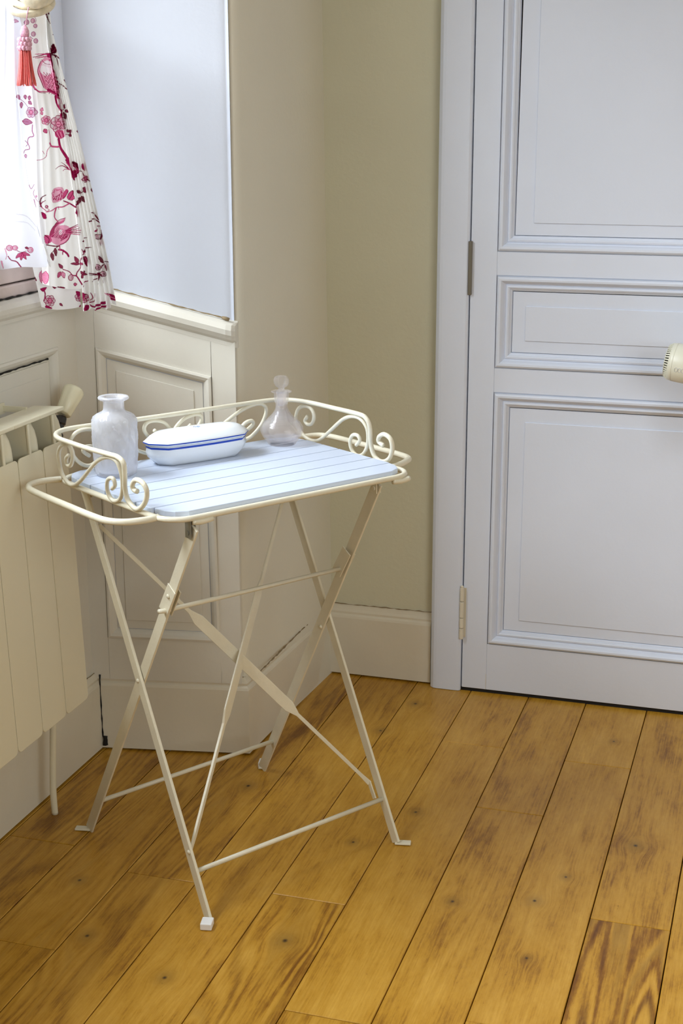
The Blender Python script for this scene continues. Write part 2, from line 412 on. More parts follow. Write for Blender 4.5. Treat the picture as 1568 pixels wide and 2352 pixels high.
# sloping cap rail
bm = bmesh.new()
cp = [(-.012, -.062), (.0115, -.062), (.0125, -.052), (.020, -.045), (.028, -.034), (.030, -.022), (.024, -.010), (.012, -.004), (-.012, 0)]
a = [bm.verts.new(FR(-.02, ZS(-.02)+dz, h)) for h, dz in cp]; n_ = len(cp)
rs = [a]
for s, k in ((.30, 1), (.345, 1), (.358, .9), (.366, .6), (.369, .2)):
    rs.append([bm.verts.new(FR(s, ZS(s)+dz, (h if h < 0 else h*k))) for h, dz in cp])
bm.faces.new(rs[0]); bm.faces.new(rs[-1][::-1])
for A_, B_ in zip(rs, rs[1:]):
    for i in range(n_): bm.faces.new((A_[i], B_[i], B_[(i+1) % n_], A_[(i+1) % n_]))
bmesh.ops.recalc_face_normals(bm, faces=bm.faces); link('cap_rail', bm, WHITE2, rv)

# skirting round the reveal and the pier, mitred
bm = bmesh.new()
pf = [(-.02, .005), (0, .005), (0, .172), (-.002, .178), (-.006, .183), (-.0055, .189), (-.009, .196), (-.014, .203), (-.03, .203)]
dirs = []
pth = [RA-RD*.01, RB, Vector((-1.194, 3.748, 0))]
nA = RN; dB = (pth[2]-pth[1]).normalized(); nB = Vector((dB.y, -dB.x, 0)); bis = (nA+nB).normalized(); bis = bis/bis.dot(nA)
for p_, nn in ((pth[0], nA), (pth[1], bis), (pth[2], nB)):
    dirs.append([bm.verts.new((p_.x+nn.x*d, p_.y+nn.y*d, z)) for d, z in pf])
for A_, B_ in zip(dirs, dirs[1:]):
    for i in range(len(pf)-1): bm.faces.new((A_[i], B_[i], B_[i+1], A_[i+1]))
bmesh.ops.recalc_face_normals(bm, faces=bm.faces)
link('baseboard_pier', bm, SKIRT, kind='structure')

# dirt caught in the joints, a thin irregular line of its own
def dirt(name, pts, r0, r1, parent, m_=None):
    P = []; n = len(pts)-1
    for a, b in zip(pts, pts[1:]):
        k = max(2, int((Vector(b)-Vector(a)).length/.012))
        for i in range(k): P.append(Vector(a).lerp(Vector(b), i/k)+Vector((random.uniform(-.0006, .0006), random.uniform(-.0006, .0006), random.uniform(-.0008, .0008))))
    P.append(Vector(pts[-1]))
    bm = bmesh.new(); tube(bm, P, [random.uniform(r0, r1) for _ in P], 6)
    return link(name, bm, m_ or DUST, parent, smooth=True)
bp_ = bpy.data.objects['baseboard_pier']; bw_ = bpy.data.objects['baseboard_window']
o1 = RA-RN*.0135; o2 = RA+RD*.366-RN*.0135
dirt('joint_dirt', [(o1.x, o1.y, .2035), (o2.x, o2.y, .2035)], .0008, .0026, bp_)
dirt('joint_dirt', [(-1.2075, 3.165, .2035), (-1.2055, 3.745, .2035)], .0006, .0028, bp_)
dirt('joint_dirt', [(-1.5985, 2.2, .2035), (-1.5985, 3.085, .2035)], .0006, .0024, bw_)
dirt('corner_crack', [(-1.5845, 3.083, .20), (-1.5845, 3.083, .12), (-1.583, 3.083, .06), (-1.583, 3.083, .034)], .0008, .0026, bp_, DARK)
dirt('corner_hole', [(-1.578, 3.0845, .036), (-1.5775, 3.0845, .026), (-1.578, 3.0845, .012)], .0055, .0075, bp_, DARK)
e1 = FR(.02, ZS(.02)+.0008, .012); e2 = FR(.350, ZS(.350)+.0008, .012)
dirt('ledge_dirt', [e1, e2], .0006, .0022, rv)
e3 = FR(.335, ZS(.335)+.001, .014); e4 = FR(.352, ZS(.352)+.001, .014)
dirt('ledge_dirt', [e3, e4], .003, .0045, rv)
dirt('ledge_dirt', [(-1.598, 1.8, 1.171), (-1.598, 3.07, 1.171)], .0008, .0028, wl, DARK)
dirt('panel_crack', [(-1.6125, 1.95, 1.0115), (-1.6125, 2.957, 1.0115)], .0012, .003, wl, DARK)

# room wall on the near side of the niche
bm = bmesh.new(); slab(bm, [(-1.62, 1.28), (-1.22, 1.18), (-1.22, -1.85), (-1.85, -1.85), (-1.85, 1.28)][::-1], lambda x, y, h: Vector((x, y, h)), -.02, HT)
bmesh.ops.recalc_face_normals(bm, faces=bm.faces); link('wall_left_near', bm, PLASTER, kind='structure')

# ------------------------------------------------------------ back wall with the door
wb_ = empty('wall_back', kind='structure')
boxo('wall_core', (-1.30, -.885, 3.762, 3.95, -.02, HT), OLIVE, wb_)
boxo('wall_core', (.115, 2.7, 3.762, 3.95, -.02, HT), OLIVE, wb_)
boxo('wall_core', (-.885, .115, 3.762, 3.95, 2.16, HT), OLIVE, wb_)
def FB(s, z, h): return Vector((s, 3.762-h, z))
bm = bmesh.new(); extr(bm, skirt_prof(.015, .210), FB, -1.21, -.900); link('baseboard_back', bm, SKIRT, kind='structure')
bm = bmesh.new(); extr(bm, skirt_prof(.015, .210), FB, .13, 2.6); link('baseboard_back_far', bm, SKIRT, kind='structure')
dirt('joint_dirt', [(-1.20, 3.757, .2105), (-.90, 3.757, .2105)], .0004, .0018, bpy.data.objects['baseboard_back'])
# casing with a soft moulded outer edge
casing = empty('trim_1', kind='structure')
def FD(s, z, h): return Vector((s, 3.731-h, z))
for nm, x0, x1, sg in (('casing', -.897, -.8085, 1), ('casing', .0285, .115, -1)):
    bm = bmesh.new()
    pts = [(x0, 3.77), (x0, 3.742), (x0+.003, 3.731), (x0+.012, 3.724), (x0+.020, 3.7225), (x1-.006, 3.7225), (x1-.001, 3.7265), (x1, 3.732), (x1, 3.77)]
    if sg < 0: pts = [(x0+x1-x, y) for x, y in pts][::-1]
    prism(bm, pts[::-1], .001, 2.14); bmesh.ops.recalc_face_normals(bm, faces=bm.faces)
    o = link(nm, bm, WHITE, casing)
boxo('casing', (-.897, .115, 3.7225, 3.77, 2.14, 2.22), WHITE, casing, .004)
# door leaf
door = empty('door_1', kind='structure')
D0, D1 = -.8055, .0255
T = .038
def leaf(name, x0, x1, z0, z1): 
    o = boxo(name, (x0, x1, 3.731, 3.731+T, z0, z1), WHITE, door, .0008, 1); return o
leaf('stile', D0, -.737, .010, 2.135); leaf('stile', -.043, D1, .010, 2.135)
leaf('rail', -.7368, -.0432, .010, .144); leaf('rail', -.7368, -.0432, .844, .908); leaf('rail', -.7368, -.0432, 1.148, 1.208); leaf('rail', -.7368, -.0432, 2.02, 2.135)
BP = [(0, 0), (0, -.0025), (.0025, -.0025), (.0035, .004), (.008, .0075), (.013, .007), (.0175, .001), (.020, -.005), (.0235, -.008), (.026, -.0045), (.030, -.0035), (.0335, -.006), (.034, -.0105), (.038, -.0115), (.040, -.015), (.041, -.020)]
for z0, z1, ins in ((.144, .844, .083), (.908, 1.148, .075), (1.208, 2.02, .089)):
    R_ = [(-.737, z0), (-.043, z0), (-.043, z1), (-.737, z1)]
    moulding('panel_moulding', R_, BP, FD, WHITE, door)
    slabo('panel_back', R_, FD, -.026, -.023, DARK, door)
    q = [list(v) for v in offset_poly(R_, .0418)]
    if z0 > 1.1:
        q[0][0] += .0005; q[3][0] += .0042
    q = [tuple(v) for v in q]
    slabo('panel', q, FD, -.0225, -.0145, WHITE, door)
    iz = ins-.010 if z0 > 1 else (.068 if z0 < .5 else .068)
    f_ = [(-.737+ins, z0+.072), (-.043-ins, z0+.072), (-.043-ins, z1-.078), (-.737+ins, z1-.078)]
    slabo('panel_field', f_, FD, -.0146, -.0112, WHITE, door, .0012)
boxo('joint_line', (-.7385, -.7375, 3.7306, 3.732, .010, .055), SKIRT, door)
# hinges
h = boxo('hinge', (-.8105, -.8015, 3.7215, 3.7335, 1.096, 1.233), HINGE, door, .0008, 1, label='bare grey metal hinge let into the door edge')
hb = bmesh.new()
for i, (z0, z1) in enumerate(((.155, .185), (.187, .215), (.217, .262), (.264, .302))):
    lathe(hb, [(.0052, z0), (.0058, z0+.002), (.0058, z1-.002), (.0052, z1)], 12, mtx=Matrix.Translation((-.8075, 3.7205, 0)))
lathe(hb, [(.004, .302), (.0045, .306), (.002, .309)], 12, mtx=Matrix.Translation((-.8075, 3.7205, 0)))
box(hb, -.8075, -.7975, 3.7285, 3.7315, .158, .300)
link('hinge', hb, SKIRT, door, label='lower hinge thick with chipped white paint')
boxo('threshold_gap', (-.8085, .0285, 3.735, 3.9, -.004, .008), DARK, door)
boxo('door_backing', (-.885, .115, 3.80, 3.9, 0, 2.16), DARK, door)

# ------------------------------------------------------------ rest of the room shell, outside the frame
boxo('wall_right', (2.6, 2.75, -1.85, 3.95, -.02, HT), PLASTER, kind='structure')
boxo('wall_rear', (-2.0, 2.75, -2.0, -1.86, -.02, HT), PLASTER, kind='structure')
boxo('ceiling', (-2.0, 2.75, -1.9, 3.95, HT, HT+.08), CEIL, kind='structure')

# ------------------------------------------------------------ radiator
rad = empty('radiator', (-1.48, 2.4, .27), label='cream enamelled panel radiator with vertical sections under the window', cat='radiator')
LEAN = Matrix.Translation((-1.48, 0, .945)) @ Matrix.Rotation(math.radians(-2.1), 4, 'Y') @ Matrix.Translation((1.48, 0, -.945))
RL = Matrix.Translation((1.48, -2.4, -.27)) @ LEAN
CY = [2.7225-.1055*i for i in range(9)]
for i, cy in enumerate(CY):
    a, b_ = cy-.0515, cy+.0515
    # front plate with rounded corners (in YZ), extruded in X
    bm = bmesh.new(); r = .012; pts = []
    z0, z1 = .276, .874
    for cx_, cz_, a0 in ((b_-r, z1-r, 0), (a+r, z1-r, 90), (a+r, z0+r, 180), (b_-r, z0+r, 270)):
        for k in range(5):
            t = math.radians(a0+k*22.5); pts.append((cx_+r*math.cos(t), cz_+r*math.sin(t)))
    f0 = [bm.verts.new((-1.484, y, z)) for y, z in pts]; f1 = [bm.verts.new((-1.4805, y, z)) for y, z in pts]
    n_ = len(pts); bm.faces.new(f1); bm.faces.new(f0[::-1])
    for k in range(n_): bm.faces.new((f0[k], f0[(k+1) % n_], f1[(k+1) % n_], f1[k]))
    bmesh.ops.recalc_face_normals(bm, faces=bm.faces); bevel(bm, .0012, 2, .9)
    bmesh.ops.transform(bm, matrix=RL, verts=bm.verts); link('section_plate', bm, RADM, rad)
    # central fin rising above the plate, and the plate's return
    bm = bmesh.new(); box(bm, -1.553, -1.4812, cy-.0022, cy+.0022, .278, .936); box(bm, -1.484, -1.4806, cy-.0042, cy+.0042, .86, .936)
    if i: pass
    bmesh.ops.recalc_face_normals(bm, faces=bm.faces); bmesh.ops.transform(bm, matrix=RL, verts=bm.verts); link('fin', bm, RADM, rad)
    # water tube behind, domed at the top
    bm = bmesh.new()
    lathe(bm, [(.026, .30), (.026, .875), (.025, .895), (.022, .912), (.016, .927), (.010, .936)], 28, mtx=Matrix.Translation((-1.516, cy+.043, 0)))
    bmesh.ops.transform(bm, matrix=RL, verts=bm.verts); link('water_tube', bm, RADM, rad, smooth=True)
    # top grille plate
    bm = bmesh.new(); box(bm, -1.553, -1.4805, cy-.0526, cy+.0526, .936, .9445); bmesh.ops.recalc_face_normals(bm, faces=bm.faces); bevel(bm, .002, 2)
    bmesh.ops.transform(bm, matrix=RL, verts=bm.verts); link('top_plate', bm, RADM, rad)
bm = bmesh.new(); box(bm, -1.556, -1.552, CY[-1]-.05, CY[0]+.05, .29, .90); bmesh.ops.transform(bm, matrix=RL, verts=bm.verts); link('back_plate', bm, RADSHADE, rad)
bm = bmesh.new(); box(bm, -1.603, -1.600, 2.62, 2.735, .93, .953); box(bm, -1.603, -1.545, 2.727, 2.733, .935, .947); box(bm, -1.603, -1.553, 2.62, 2.625, .93, .942)
bmesh.ops.transform(bm, matrix=Matrix.Translation((1.48, -2.4, -.27)), verts=bm.verts); link('wall_bracket', bm, RADM, rad)
pipe = tubeo('radiator_pipe', [(-1.525, 2.735, .285), (-1.527, 2.738, .25), (-1.531, 2.733, .15), (-1.532, 2.726, .06), (-1.532, 2.728, .0)], .0075, RADM, None, 14, sm=6,
      label='cream painted heating pipe dropping from the radiator to the floor', cat='pipe')
# valve
val = empty('radiator_valve', (-1.56, 2.90, .87), label='ivory knobbed radiator valve with black body at radiator end', cat='valve')
ax = Vector((.10, .56, .62)).normalized(); Q = ax.to_track_quat('Z', 'Y').to_matrix().to_4x4()
bm = bmesh.new()
rg = lathe(bm, [(.0145, 0), (.0165, .002), (.0195, .03), (.0225, .052), (.0225, .058), (.020, .063), (.012, .0655)], 28, mtx=Matrix.Translation((0.004, .010, .026)) @ Q @ Matrix.Scale(1.08, 4))
for ring in rg[1:5]:
    for i, v in enumerate(ring):
        if i % 7 in (0, 1): 
            c = sum((u_.co for u_ in ring), Vector())/28; v.co = c+(v.co-c)*.90
link('knob', bm, KNOBM, val, smooth=True, label='ivory plastic knob')
bm = bmesh.new()
lathe(bm, [(.010, -.046), (.0115, -.044), (.0115, -.030), (.0145, -.029), (.0145, -.012), (.011, -.009), (.012, .012), (.015, .016), (.015, .030), (.012, .034)], 8, mtx=Matrix.Translation((0, -.006, -.006)) @ Matrix.Rotation(-.5, 4, 'X') @ Matrix.Scale(.92, 4))
link('valve_body', bm, BLACKM, val)
tubeo('tail', [(0, -.012, -.006), (0, -.07, -.008), (0.01, -.125, -.008)], .009, BLACKM, val, 12)

# ------------------------------------------------------------ curtain: printed cotton, gathered, hanging diagonally across the niche corner
CA = Vector((-1.58, 2.78, 0)); CD = Vector((.684, .729, 0)); CN = Vector((.729, -.684, 0))
def cloth(a, b, h=0):
    """cloth drawing units (about 1 mm) -> point on the hanging plane"""
    u_, v_ = a/280, b/720
    s = (.0005*(1-u_)+.2623*u_)*(1-v_)+(-.0395*(1-u_)+.2341*u_)*v_
    z = (1.7705*(1-u_)+1.7794*u_)*(1-v_)+(1.1411*(1-u_)+1.1229*u_)*v_
    p = CA+CD*s+CN*h; return (p.x, p.y, z)
SS = 3
CW, CH = 290, 740
canvas = np.zeros((CH*SS, CW*SS, 4), np.float32)
def blend(x0, y0, al, col):
    h_, w_ = al.shape; yy, xx = max(y0, 0), max(x0, 0)
    al = al[yy-y0:, xx-x0:]; al = al[:max(0, CH*SS-yy), :max(0, CW*SS-xx)]
    if al.size == 0: return
    reg = canvas[yy:yy+al.shape[0], xx:xx+al.shape[1]]
    A_ = al[..., None]; reg[..., :3] = reg[..., :3]*(1-A_)+np.array(col, np.float32)*A_; reg[..., 3:] = reg[..., 3:]*(1-A_)+A_
def stroke(pts, w0, w1=None, col=0, al=1.0):
    if w1 is None: w1 = w0
    P = catmull([(x, y, 0) for x, y in pts], 6) if len(pts) > 2 else [Vector((x, y, 0)) for x, y in pts]
    P = np.array([(p.x, p.y) for p in P])*SS; n = len(P)
    W_ = np.linspace(w0, w1, n)*SS/2*1.15+.25*SS*.5
    lo = (P.min(0)-W_.max()-3).astype(int); hi = (P.max(0)+W_.max()+4).astype(int)
    gx, gy = np.meshgrid(np.arange(lo[0], hi[0])+.5, np.arange(lo[1], hi[1])+.5)
    best = np.full(gx.shape, 1e9)
    for i in range(n-1):
        d = P[i+1]-P[i]; L2 = max((d*d).sum(), 1e-6)
        t = np.clip(((gx-P[i, 0])*d[0]+(gy-P[i, 1])*d[1])/L2, 0, 1)
        dist = np.hypot(gx-P[i, 0]-t*d[0], gy-P[i, 1]-t*d[1])-(W_[i]+(W_[i+1]-W_[i])*t)
        best = np.minimum(best, dist)
    blend(lo[0], lo[1], np.clip(.5-best, 0, 1)*al, PAL[col])
def poly(pts, col=0, al=1.0, sm=True):
    P = catmull([(x, y, 0) for x, y in pts], 4, True) if sm else [Vector((x, y, 0)) for x, y in pts]
    P = np.array([(p.x, p.y) for p in P])*SS; lo = (P.min(0)-2).astype(int); hi = (P.max(0)+3).astype(int)
    gx, gy = np.meshgrid(np.arange(lo[0], hi[0])+.5, np.arange(lo[1], hi[1])+.5); ins = np.zeros(gx.shape, bool)
    n = len(P)
    for i in range(n):
        x1, y1 = P[i]; x2, y2 = P[(i+1) % n]
        if y1 == y2: continue
        ins ^= ((y1 > gy) != (y2 > gy)) & (gx < (x2-x1)*(gy-y1)/(y2-y1)+x1)
    blend(lo[0], lo[1], ins.astype(np.float32)*al, PAL[col])
PAL = [srgb(150, 28, 76)[:3], srgb(196, 78, 122)[:3], srgb(228, 150, 178)[:3], srgb(112, 24, 50)[:3], srgb(240, 236, 238)[:3], srgb(176, 110, 146)[:3], srgb(206, 160, 184)[:3]]
def leaf_(x, y, L, w_, ang, c=0, edge=3, vein=True):
    a = math.radians(ang); dx, dy = math.cos(a), math.sin(a); px_, py_ = -dy, dx
    P = [(x, y), (x+dx*L*.3+px_*w_*.5, y+dy*L*.3+py_*w_*.5), (x+dx*L*.65+px_*w_*.4, y+dy*L*.65+py_*w_*.4), (x+dx*L, y+dy*L), (x+dx*L*.65-px_*w_*.4, y+dy*L*.65-py_*w_*.4), (x+dx*L*.3-px_*w_*.5, y+dy*L*.3-py_*w_*.5)]
    poly(P, c, .95); stroke(P+[P[0]], .8, .8, edge)
    if vein: stroke([(x, y), (x+dx*L*.9, y+dy*L*.9)], .5, .4, edge)
def flower(x, y, r, c0=1, n=6, rot=0, big=False):
    for k in range(n):
        a = rot+2*math.pi*k/n; cx_, cy_ = x+math.cos(a)*r*.58, y+math.sin(a)*r*.58
        pts = [(cx_+math.cos(t)*r*.46, cy_+math.sin(t)*r*.46) for t in [2*math.pi*j/8 for j in range(8)]]
        poly(pts, 2, .45); stroke(pts+[pts[0]], 1.1, 1.1, c0)
        for q_ in (-.35, 0, .35):
            stroke([(x+math.cos(a+q_)*r*.25, y+math.sin(a+q_)*r*.25), (x+math.cos(a+q_*.8)*r*.7, y+math.sin(a+q_*.8)*r*.7)], 1.5, .5, c0, .8)
    pts = [(x+math.cos(t)*r*.34, y+math.sin(t)*r*.34) for t in [2*math.pi*j/8 for j in range(8)]]
    poly(pts, 2, 1); stroke(pts+[pts[0]], .9, .9, 0); stroke([(x-r*.15, y), (x+r*.15, y+.2)], 1.4, 1, c0)
def berry(x, y, r, c=0):
    pts = [(x+math.cos(t)*r, y+math.sin(t)*r*1.05) for t in [2*math.pi*j/8 for j in range(8)]]
    poly(pts, 2, .6); stroke(pts+[pts[0]], 1.2, 1.2, c); stroke([(x+r*.4, y-r*.3), (x+r*.5, y+r*.3), (x, y+r*.6)], r*.35, .6, c, .8); stroke([(x-r*.3, y-r*.3), (x+r*.1, y-r*.5)], 1.2, 1, 2)
S = lambda L, dy=0: [(x/5.6, y/5.6+dy) for x, y in L]
C_ = lambda *L: S(L); D_ = lambda *L: S(L, 360)
# --- upper part
for x, y, r in ((295, 280, 26), (370, 262, 26), (400, 325, 22), (375, 425, 26), (405, 510, 26), (325, 505, 22)): berry(x/5.6, y/5.6, r/5.6, 5)
stroke(C_((390, 215), (410, 250), (402, 290)), .8, .6, 5); stroke(C_((335, 455), (370, 485)), .7, .7, 5)
leaf_(23, 45, 16, 7, 10, 6, 5)
stroke(C_((530, 130), (548, 200), (585, 255), (625, 290)), 5, .8, 3); poly(C_((570, 90), (605, 110), (615, 170), (585, 180), (568, 140)), 3)
stroke(C_((670, 425), (720, 455), (740, 500)), 2, 1, 3); stroke(C_((690, 450), (720, 490), (738, 520)), 1.2, .6, 0)
poly(C_((590, 590), (620, 600), (625, 560), (665, 540), (700, 580), (715, 640), (680, 660), (640, 665), (620, 690), (595, 650)), 3); stroke(C_((610, 600), (640, 640), (690, 600)), 1.4, .8, 1)
stroke(C_((650, 680), (700, 720), (722, 790), (727, 850)), 2.4, .9, 3); stroke(C_((660, 680), (720, 700), (765, 745), (790, 800)), 2.6, .8, 3)
poly(C_((840, 910), (865, 970), (885, 1080), (890, 1130), (858, 1060), (832, 970)), 3); stroke(C_((810, 990), (840, 1040), (870, 1060)), 1.6, .8, 3)
stroke(C_((655, 965), (705, 1030), (780, 1060), (850, 1110), (895, 1140), (908, 1220)), 1.6, 1.4, 3)
leaf_(695/5.6, 1060/5.6, 8, 5, 60, 1, 0)
# first bird (crest, breast, wing scales, tail)
stroke(C_((590, 670), (540, 668), (470, 690), (370, 712)), 3.5, .9, 0); stroke(C_((580, 685), (500, 672), (395, 675)), 3, .8, 1); stroke(C_((560, 700), (470, 712), (400, 722)), 2.5, .8, 1)
poly(C_((560, 668), (598, 680), (604, 720), (570, 722), (550, 700)), 0)
poly(C_((470, 760), (520, 715), (590, 725), (615, 790), (620, 860), (655, 930), (690, 1040), (710, 1160), (640, 1150), (560, 1130), (500, 1090), (455, 980), (428, 900), (435, 830)), 2, .95)
poly(C_((490, 780), (560, 750), (600, 800), (605, 900), (560, 940), (500, 930), (455, 880)), 4, .95)
stroke(C_((470, 760), (435, 830), (428, 900), (455, 980), (500, 1090)), 1.3, 1.2, 0); stroke(C_((600, 720), (615, 790), (625, 860), (660, 940), (692, 1050), (712, 1160)), 1.6, 1.2, 0)
stroke(C_((478, 745), (520, 790), (590, 800)), 1, .8, 0); berry(585/5.6, 745/5.6, 1.5)
random.seed(3)
for j in range(11):
    for k in range(5):
        x = 500+k*38+(j % 2)*18+j*6; y = 900+j*24+k*8
        if x < 700: stroke(C_((x, y), (x+10, y+14), (x+2, y+26)), 1.5, .6, 0 if (j+k) % 3 else 1, .95)
for k in range(6): stroke(C_((445+k*10, 880+k*28), (470+k*12, 930+k*34), (500+k*16, 990+k*30)), 1, .6, 1)
for k in range(6): stroke(C_((480+k*22, 790+k*6), (486+k*22, 815+k*6)), .7, .5, 1, .7)
stroke(C_((560, 1120), (640, 1150), (700, 1190)), 6, 3, 0)
stroke(C_((385, 1030), (395, 1090), (440, 1135), (510, 1140), (590, 1150), (670, 1190), (715, 1240), (725, 1290)), 2.0, 1.8, 1); stroke(C_((400, 1110), (450, 1150), (520, 1155)), 1.2, 1, 0)
stroke(C_((662, 1200), (672, 1270), (700, 1340), (735, 1385)), 6, 3.2, 0)
leaf_(775/5.6, 1355/5.6, 12, 7, -65, 0); leaf_(800/5.6, 1370/5.6, 10, 6.5, 30, 0); leaf_(770/5.6, 1400/5.6, 18, 9, 65, 3); poly(C_((710, 1420), (740, 1400), (745, 1470), (715, 1475)), 0)
stroke(C_((735, 1385), (790, 1350)), 1.2, 1, 0)
poly(C_((925, 1290), (942, 1330), (940, 1380), (920, 1370), (918, 1330)), 3)
# roses
flower(530/5.6, 1500/5.6, 10, 1, 6, .3); flower(690/5.6, 1550/5.6, 19, 0, 7, .2)
poly(C_((640, 1650), (690, 1620), (765, 1640), (770, 1700), (720, 1735), (650, 1710)), 1); 
for k in range(5): stroke(C_((640+k*26, 1655), (660+k*24, 1690), (690+k*16, 1715)), 1.5, .8, 2 if k % 2 else 0)
leaf_(505/5.6, 1610/5.6, 11, 8, 60, 1, 0); leaf_(470/5.6, 1390/5.6, 9, 6, -75, 2, 1); leaf_(470/5.6, 1395/5.6, 7, 5, 70, 2, 1)
for x, y in ((850, 1630), (890, 1650), (880, 1700)): leaf_(x/5.6, y/5.6, 8, 7, 40+x, 0)
stroke(C_((795, 1680), (840, 1680), (880, 1660)), 1, .8, 0); leaf_(980/5.6, 1620/5.6, 10, 5, 65, 0); leaf_(1000/5.6, 1670/5.6, 14, 4, 60, 1, 0)
# branch down to the fan flower
stroke(C_((690, 1740), (712, 1840), (770, 1930), (820, 2010)), 6, 5, 0); stroke(D_((800, -10), (840, 70), (890, 190), (905, 240)), 6, 3.5, 0); stroke(D_((790, 20), (850, 110), (880, 200)), 1.4, 1, 1)
stroke(C_((575, 1790), (600, 1830), (690, 1835)), 3, 3.4, 1); stroke(C_((590, 1820), (545, 1880), (530, 1960), (480, 2000), (440, 2010)), 1.0, .8, 1); stroke(C_((490, 1890), (510, 1930)), .8, .6, 1)
stroke(C_((560, 1620), (575, 1700), (580, 1780)), .9, .9, 1)
poly(D_((870, 10), (930, 15), (980, 60), (985, 130), (930, 100), (880, 50)), 3); poly(D_((885, 120), (980, 130), (940, 210), (905, 225)), 0)
for k in range(5): stroke(D_((890+k*8, 40+k*30), (940+k*8, 80+k*14), (982, 128)), .8, .6, 1)
stroke(D_((815, 90), (760, 40), (720, 20)), 1.4, .7, 0); stroke(D_((830, 110), (750, 65), (690, 70), (650, 105)), 2.0, .7, 0); stroke(D_((835, 115), (780, 105), (745, 130)), 1.4, .7, 1)
stroke(D_((985, 130), (1040, 145), (1060, 190)), 1.3, 1.3, 3); poly(D_((1035, 40), (1065, 45), (1082, 120), (1060, 130), (1035, 90)), 0)
flower(1075/5.6, 600/5.6 if False else (360+235/5.6), 8, 0, 5, .4); stroke(D_((1110, 240), (1150, 280), (1165, 330)), 1.2, 1, 3)
leaf_(1160/5.6, 360+340/5.6, 20, 6, 68, 0); leaf_(1060/5.6, 360+335/5.6, 14, 8, 85, 0)
# middle: rose, branch
P_ = D_((600, 420), (620, 360), (690, 335), (745, 350), (760, 420), (740, 480), (700, 520), (620, 540), (600, 500)); poly(P_, 2, .85)
for k in range(7):
    a0 = k*.9; stroke([(120+math.cos(a0)*9+0, 438+math.sin(a0)*10), (120+math.cos(a0+.7)*13, 438+math.sin(a0+.7)*14), (120+math.cos(a0+1.5)*9, 438+math.sin(a0+1.5)*11)], 1.3, .8, 1)
for k in range(4): stroke(D_((620+k*30, 500), (650+k*24, 460-k*10), (700+k*8, 440-k*20)), 1.6, .7, 0)
poly(D_((740, 420), (790, 365), (820, 390), (790, 450), (740, 490)), 1); stroke(D_((742, 480), (790, 440), (815, 385)), 1.6, 1.2, 0)
poly(D_((800, 470), (830, 410), (875, 380), (880, 440), (895, 480), (860, 510), (820, 500)), 1); stroke(D_((825, 500), (860, 440), (875, 385)), 1, .8, 3); stroke(D_((800, 470), (830, 410), (875, 380), (880, 440), (895, 480), (860, 510)), .9, .9, 3)
stroke(D_((750, 515), (830, 545), (900, 590), (930, 600)), 2.2, 3.2, 0); stroke(D_((830, 550), (740, 590), (660, 600), (600, 640), (540, 660)), 2.6, 1.2, 1); stroke(D_((930, 600), (940, 560), (960, 520)), 2.4, 1, 0)
leaf_(945/5.6, 360+565/5.6, 20, 9, -62, 3); leaf_(1010/5.6, 360+455/5.6, 16, 8, 62, 3); leaf_(1012/5.6, 360+410/5.6, 15, 7, 195, 3); stroke(D_((1010, 455), (1012, 420), (1050, 360)), .9, .8, 3)
poly(D_((925, 600), (950, 650), (955, 730), (930, 700), (908, 670)), 0); stroke(D_((655, 610), (635, 680), (640, 740), (690, 790)), 3, 1.6, 1)
stroke(D_((685, 590), (690, 625)), 1, .6, 0)
# spirals left of it
stroke(D_((530, 440), (490, 470), (475, 540), (490, 600)), 1.4, 1.8, 3); stroke(D_((480, 590), (490, 540), (525, 510)), 1.6, 1, 0); berry(540/5.6, 360+590/5.6, 2.8); stroke(D_((490, 600), (540, 650), (570, 630), (540, 610)), 1.2, .8, 1)
poly(D_((490, 660), (530, 690), (540, 740), (510, 750), (492, 700)), 0)
# second bird, diving
poly(D_((575, 960), (600, 880), (660, 800), (770, 735), (740, 800), (690, 830), (770, 830), (830, 860), (850, 930), (820, 1000), (760, 1060), (700, 1090), (640, 1080), (560, 1010)), 2, .95)
poly(D_((575, 960), (600, 880), (660, 800), (700, 800), (640, 870), (630, 940), (600, 990)), 0, .9)
poly(D_((690, 900), (730, 890), (730, 940), (700, 960)), 4, .95)
for k in range(9): stroke(D_((590+k*20, 980+k*4), (640+k*20, 920+k*2), (680+k*18, 860+k*6)), 1.4, .7, 0 if k % 2 else 1)
for k in range(6): stroke(D_((660+k*16, 830-k*8), (690+k*14, 810-k*9), (700+k*12, 790-k*8)), 1.2, .6, 1)
for k in range(7): stroke(D_((700+k*18, 970-k*8), (720+k*16, 1010-k*10), (715+k*12, 1040-k*8)), 1.5, .8, 0)
stroke(D_((770, 735), (700, 760), (650, 810), (600, 880), (575, 960)), 1.2, 1, 0); stroke(D_((850, 930), (820, 1000), (760, 1060), (700, 1090)), 2.4, 1.5, 0)
for k, (x, y) in enumerate(((940, 820), (945, 840), (975, 870), (990, 900), (990, 930), (985, 960))): stroke(D_((780, 900+k*6), (860, 862+k*16), (x, y)), 2.6, 1, k % 2)
poly(D_((525, 960), (580, 975), (600, 1040), (540, 1080), (520, 1010)), 1); stroke(D_((525, 965), (570, 1010), (560, 1080)), 1.6, 1, 3); stroke(D_((545, 1090), (640, 1105), (700, 1100)), 2.2, 2, 3)
stroke(D_((690, 1150), (740, 1160), (790, 1200), (812, 1235)), 3.4, 4, 0); stroke(D_((740, 1180), (738, 1215)), 2, 1.4, 0); stroke(D_((700, 1090), (705, 1160)), 2, 2, 1)
leaf_(640/5.6, 360+1130/5.6, 19, 7, 82, 3); leaf_(600/5.6, 360+1190/5.6, 19, 7, 80, 3); stroke(D_((700, 1100), (650, 1130), (600, 1200)), 1.4, 1, 3)
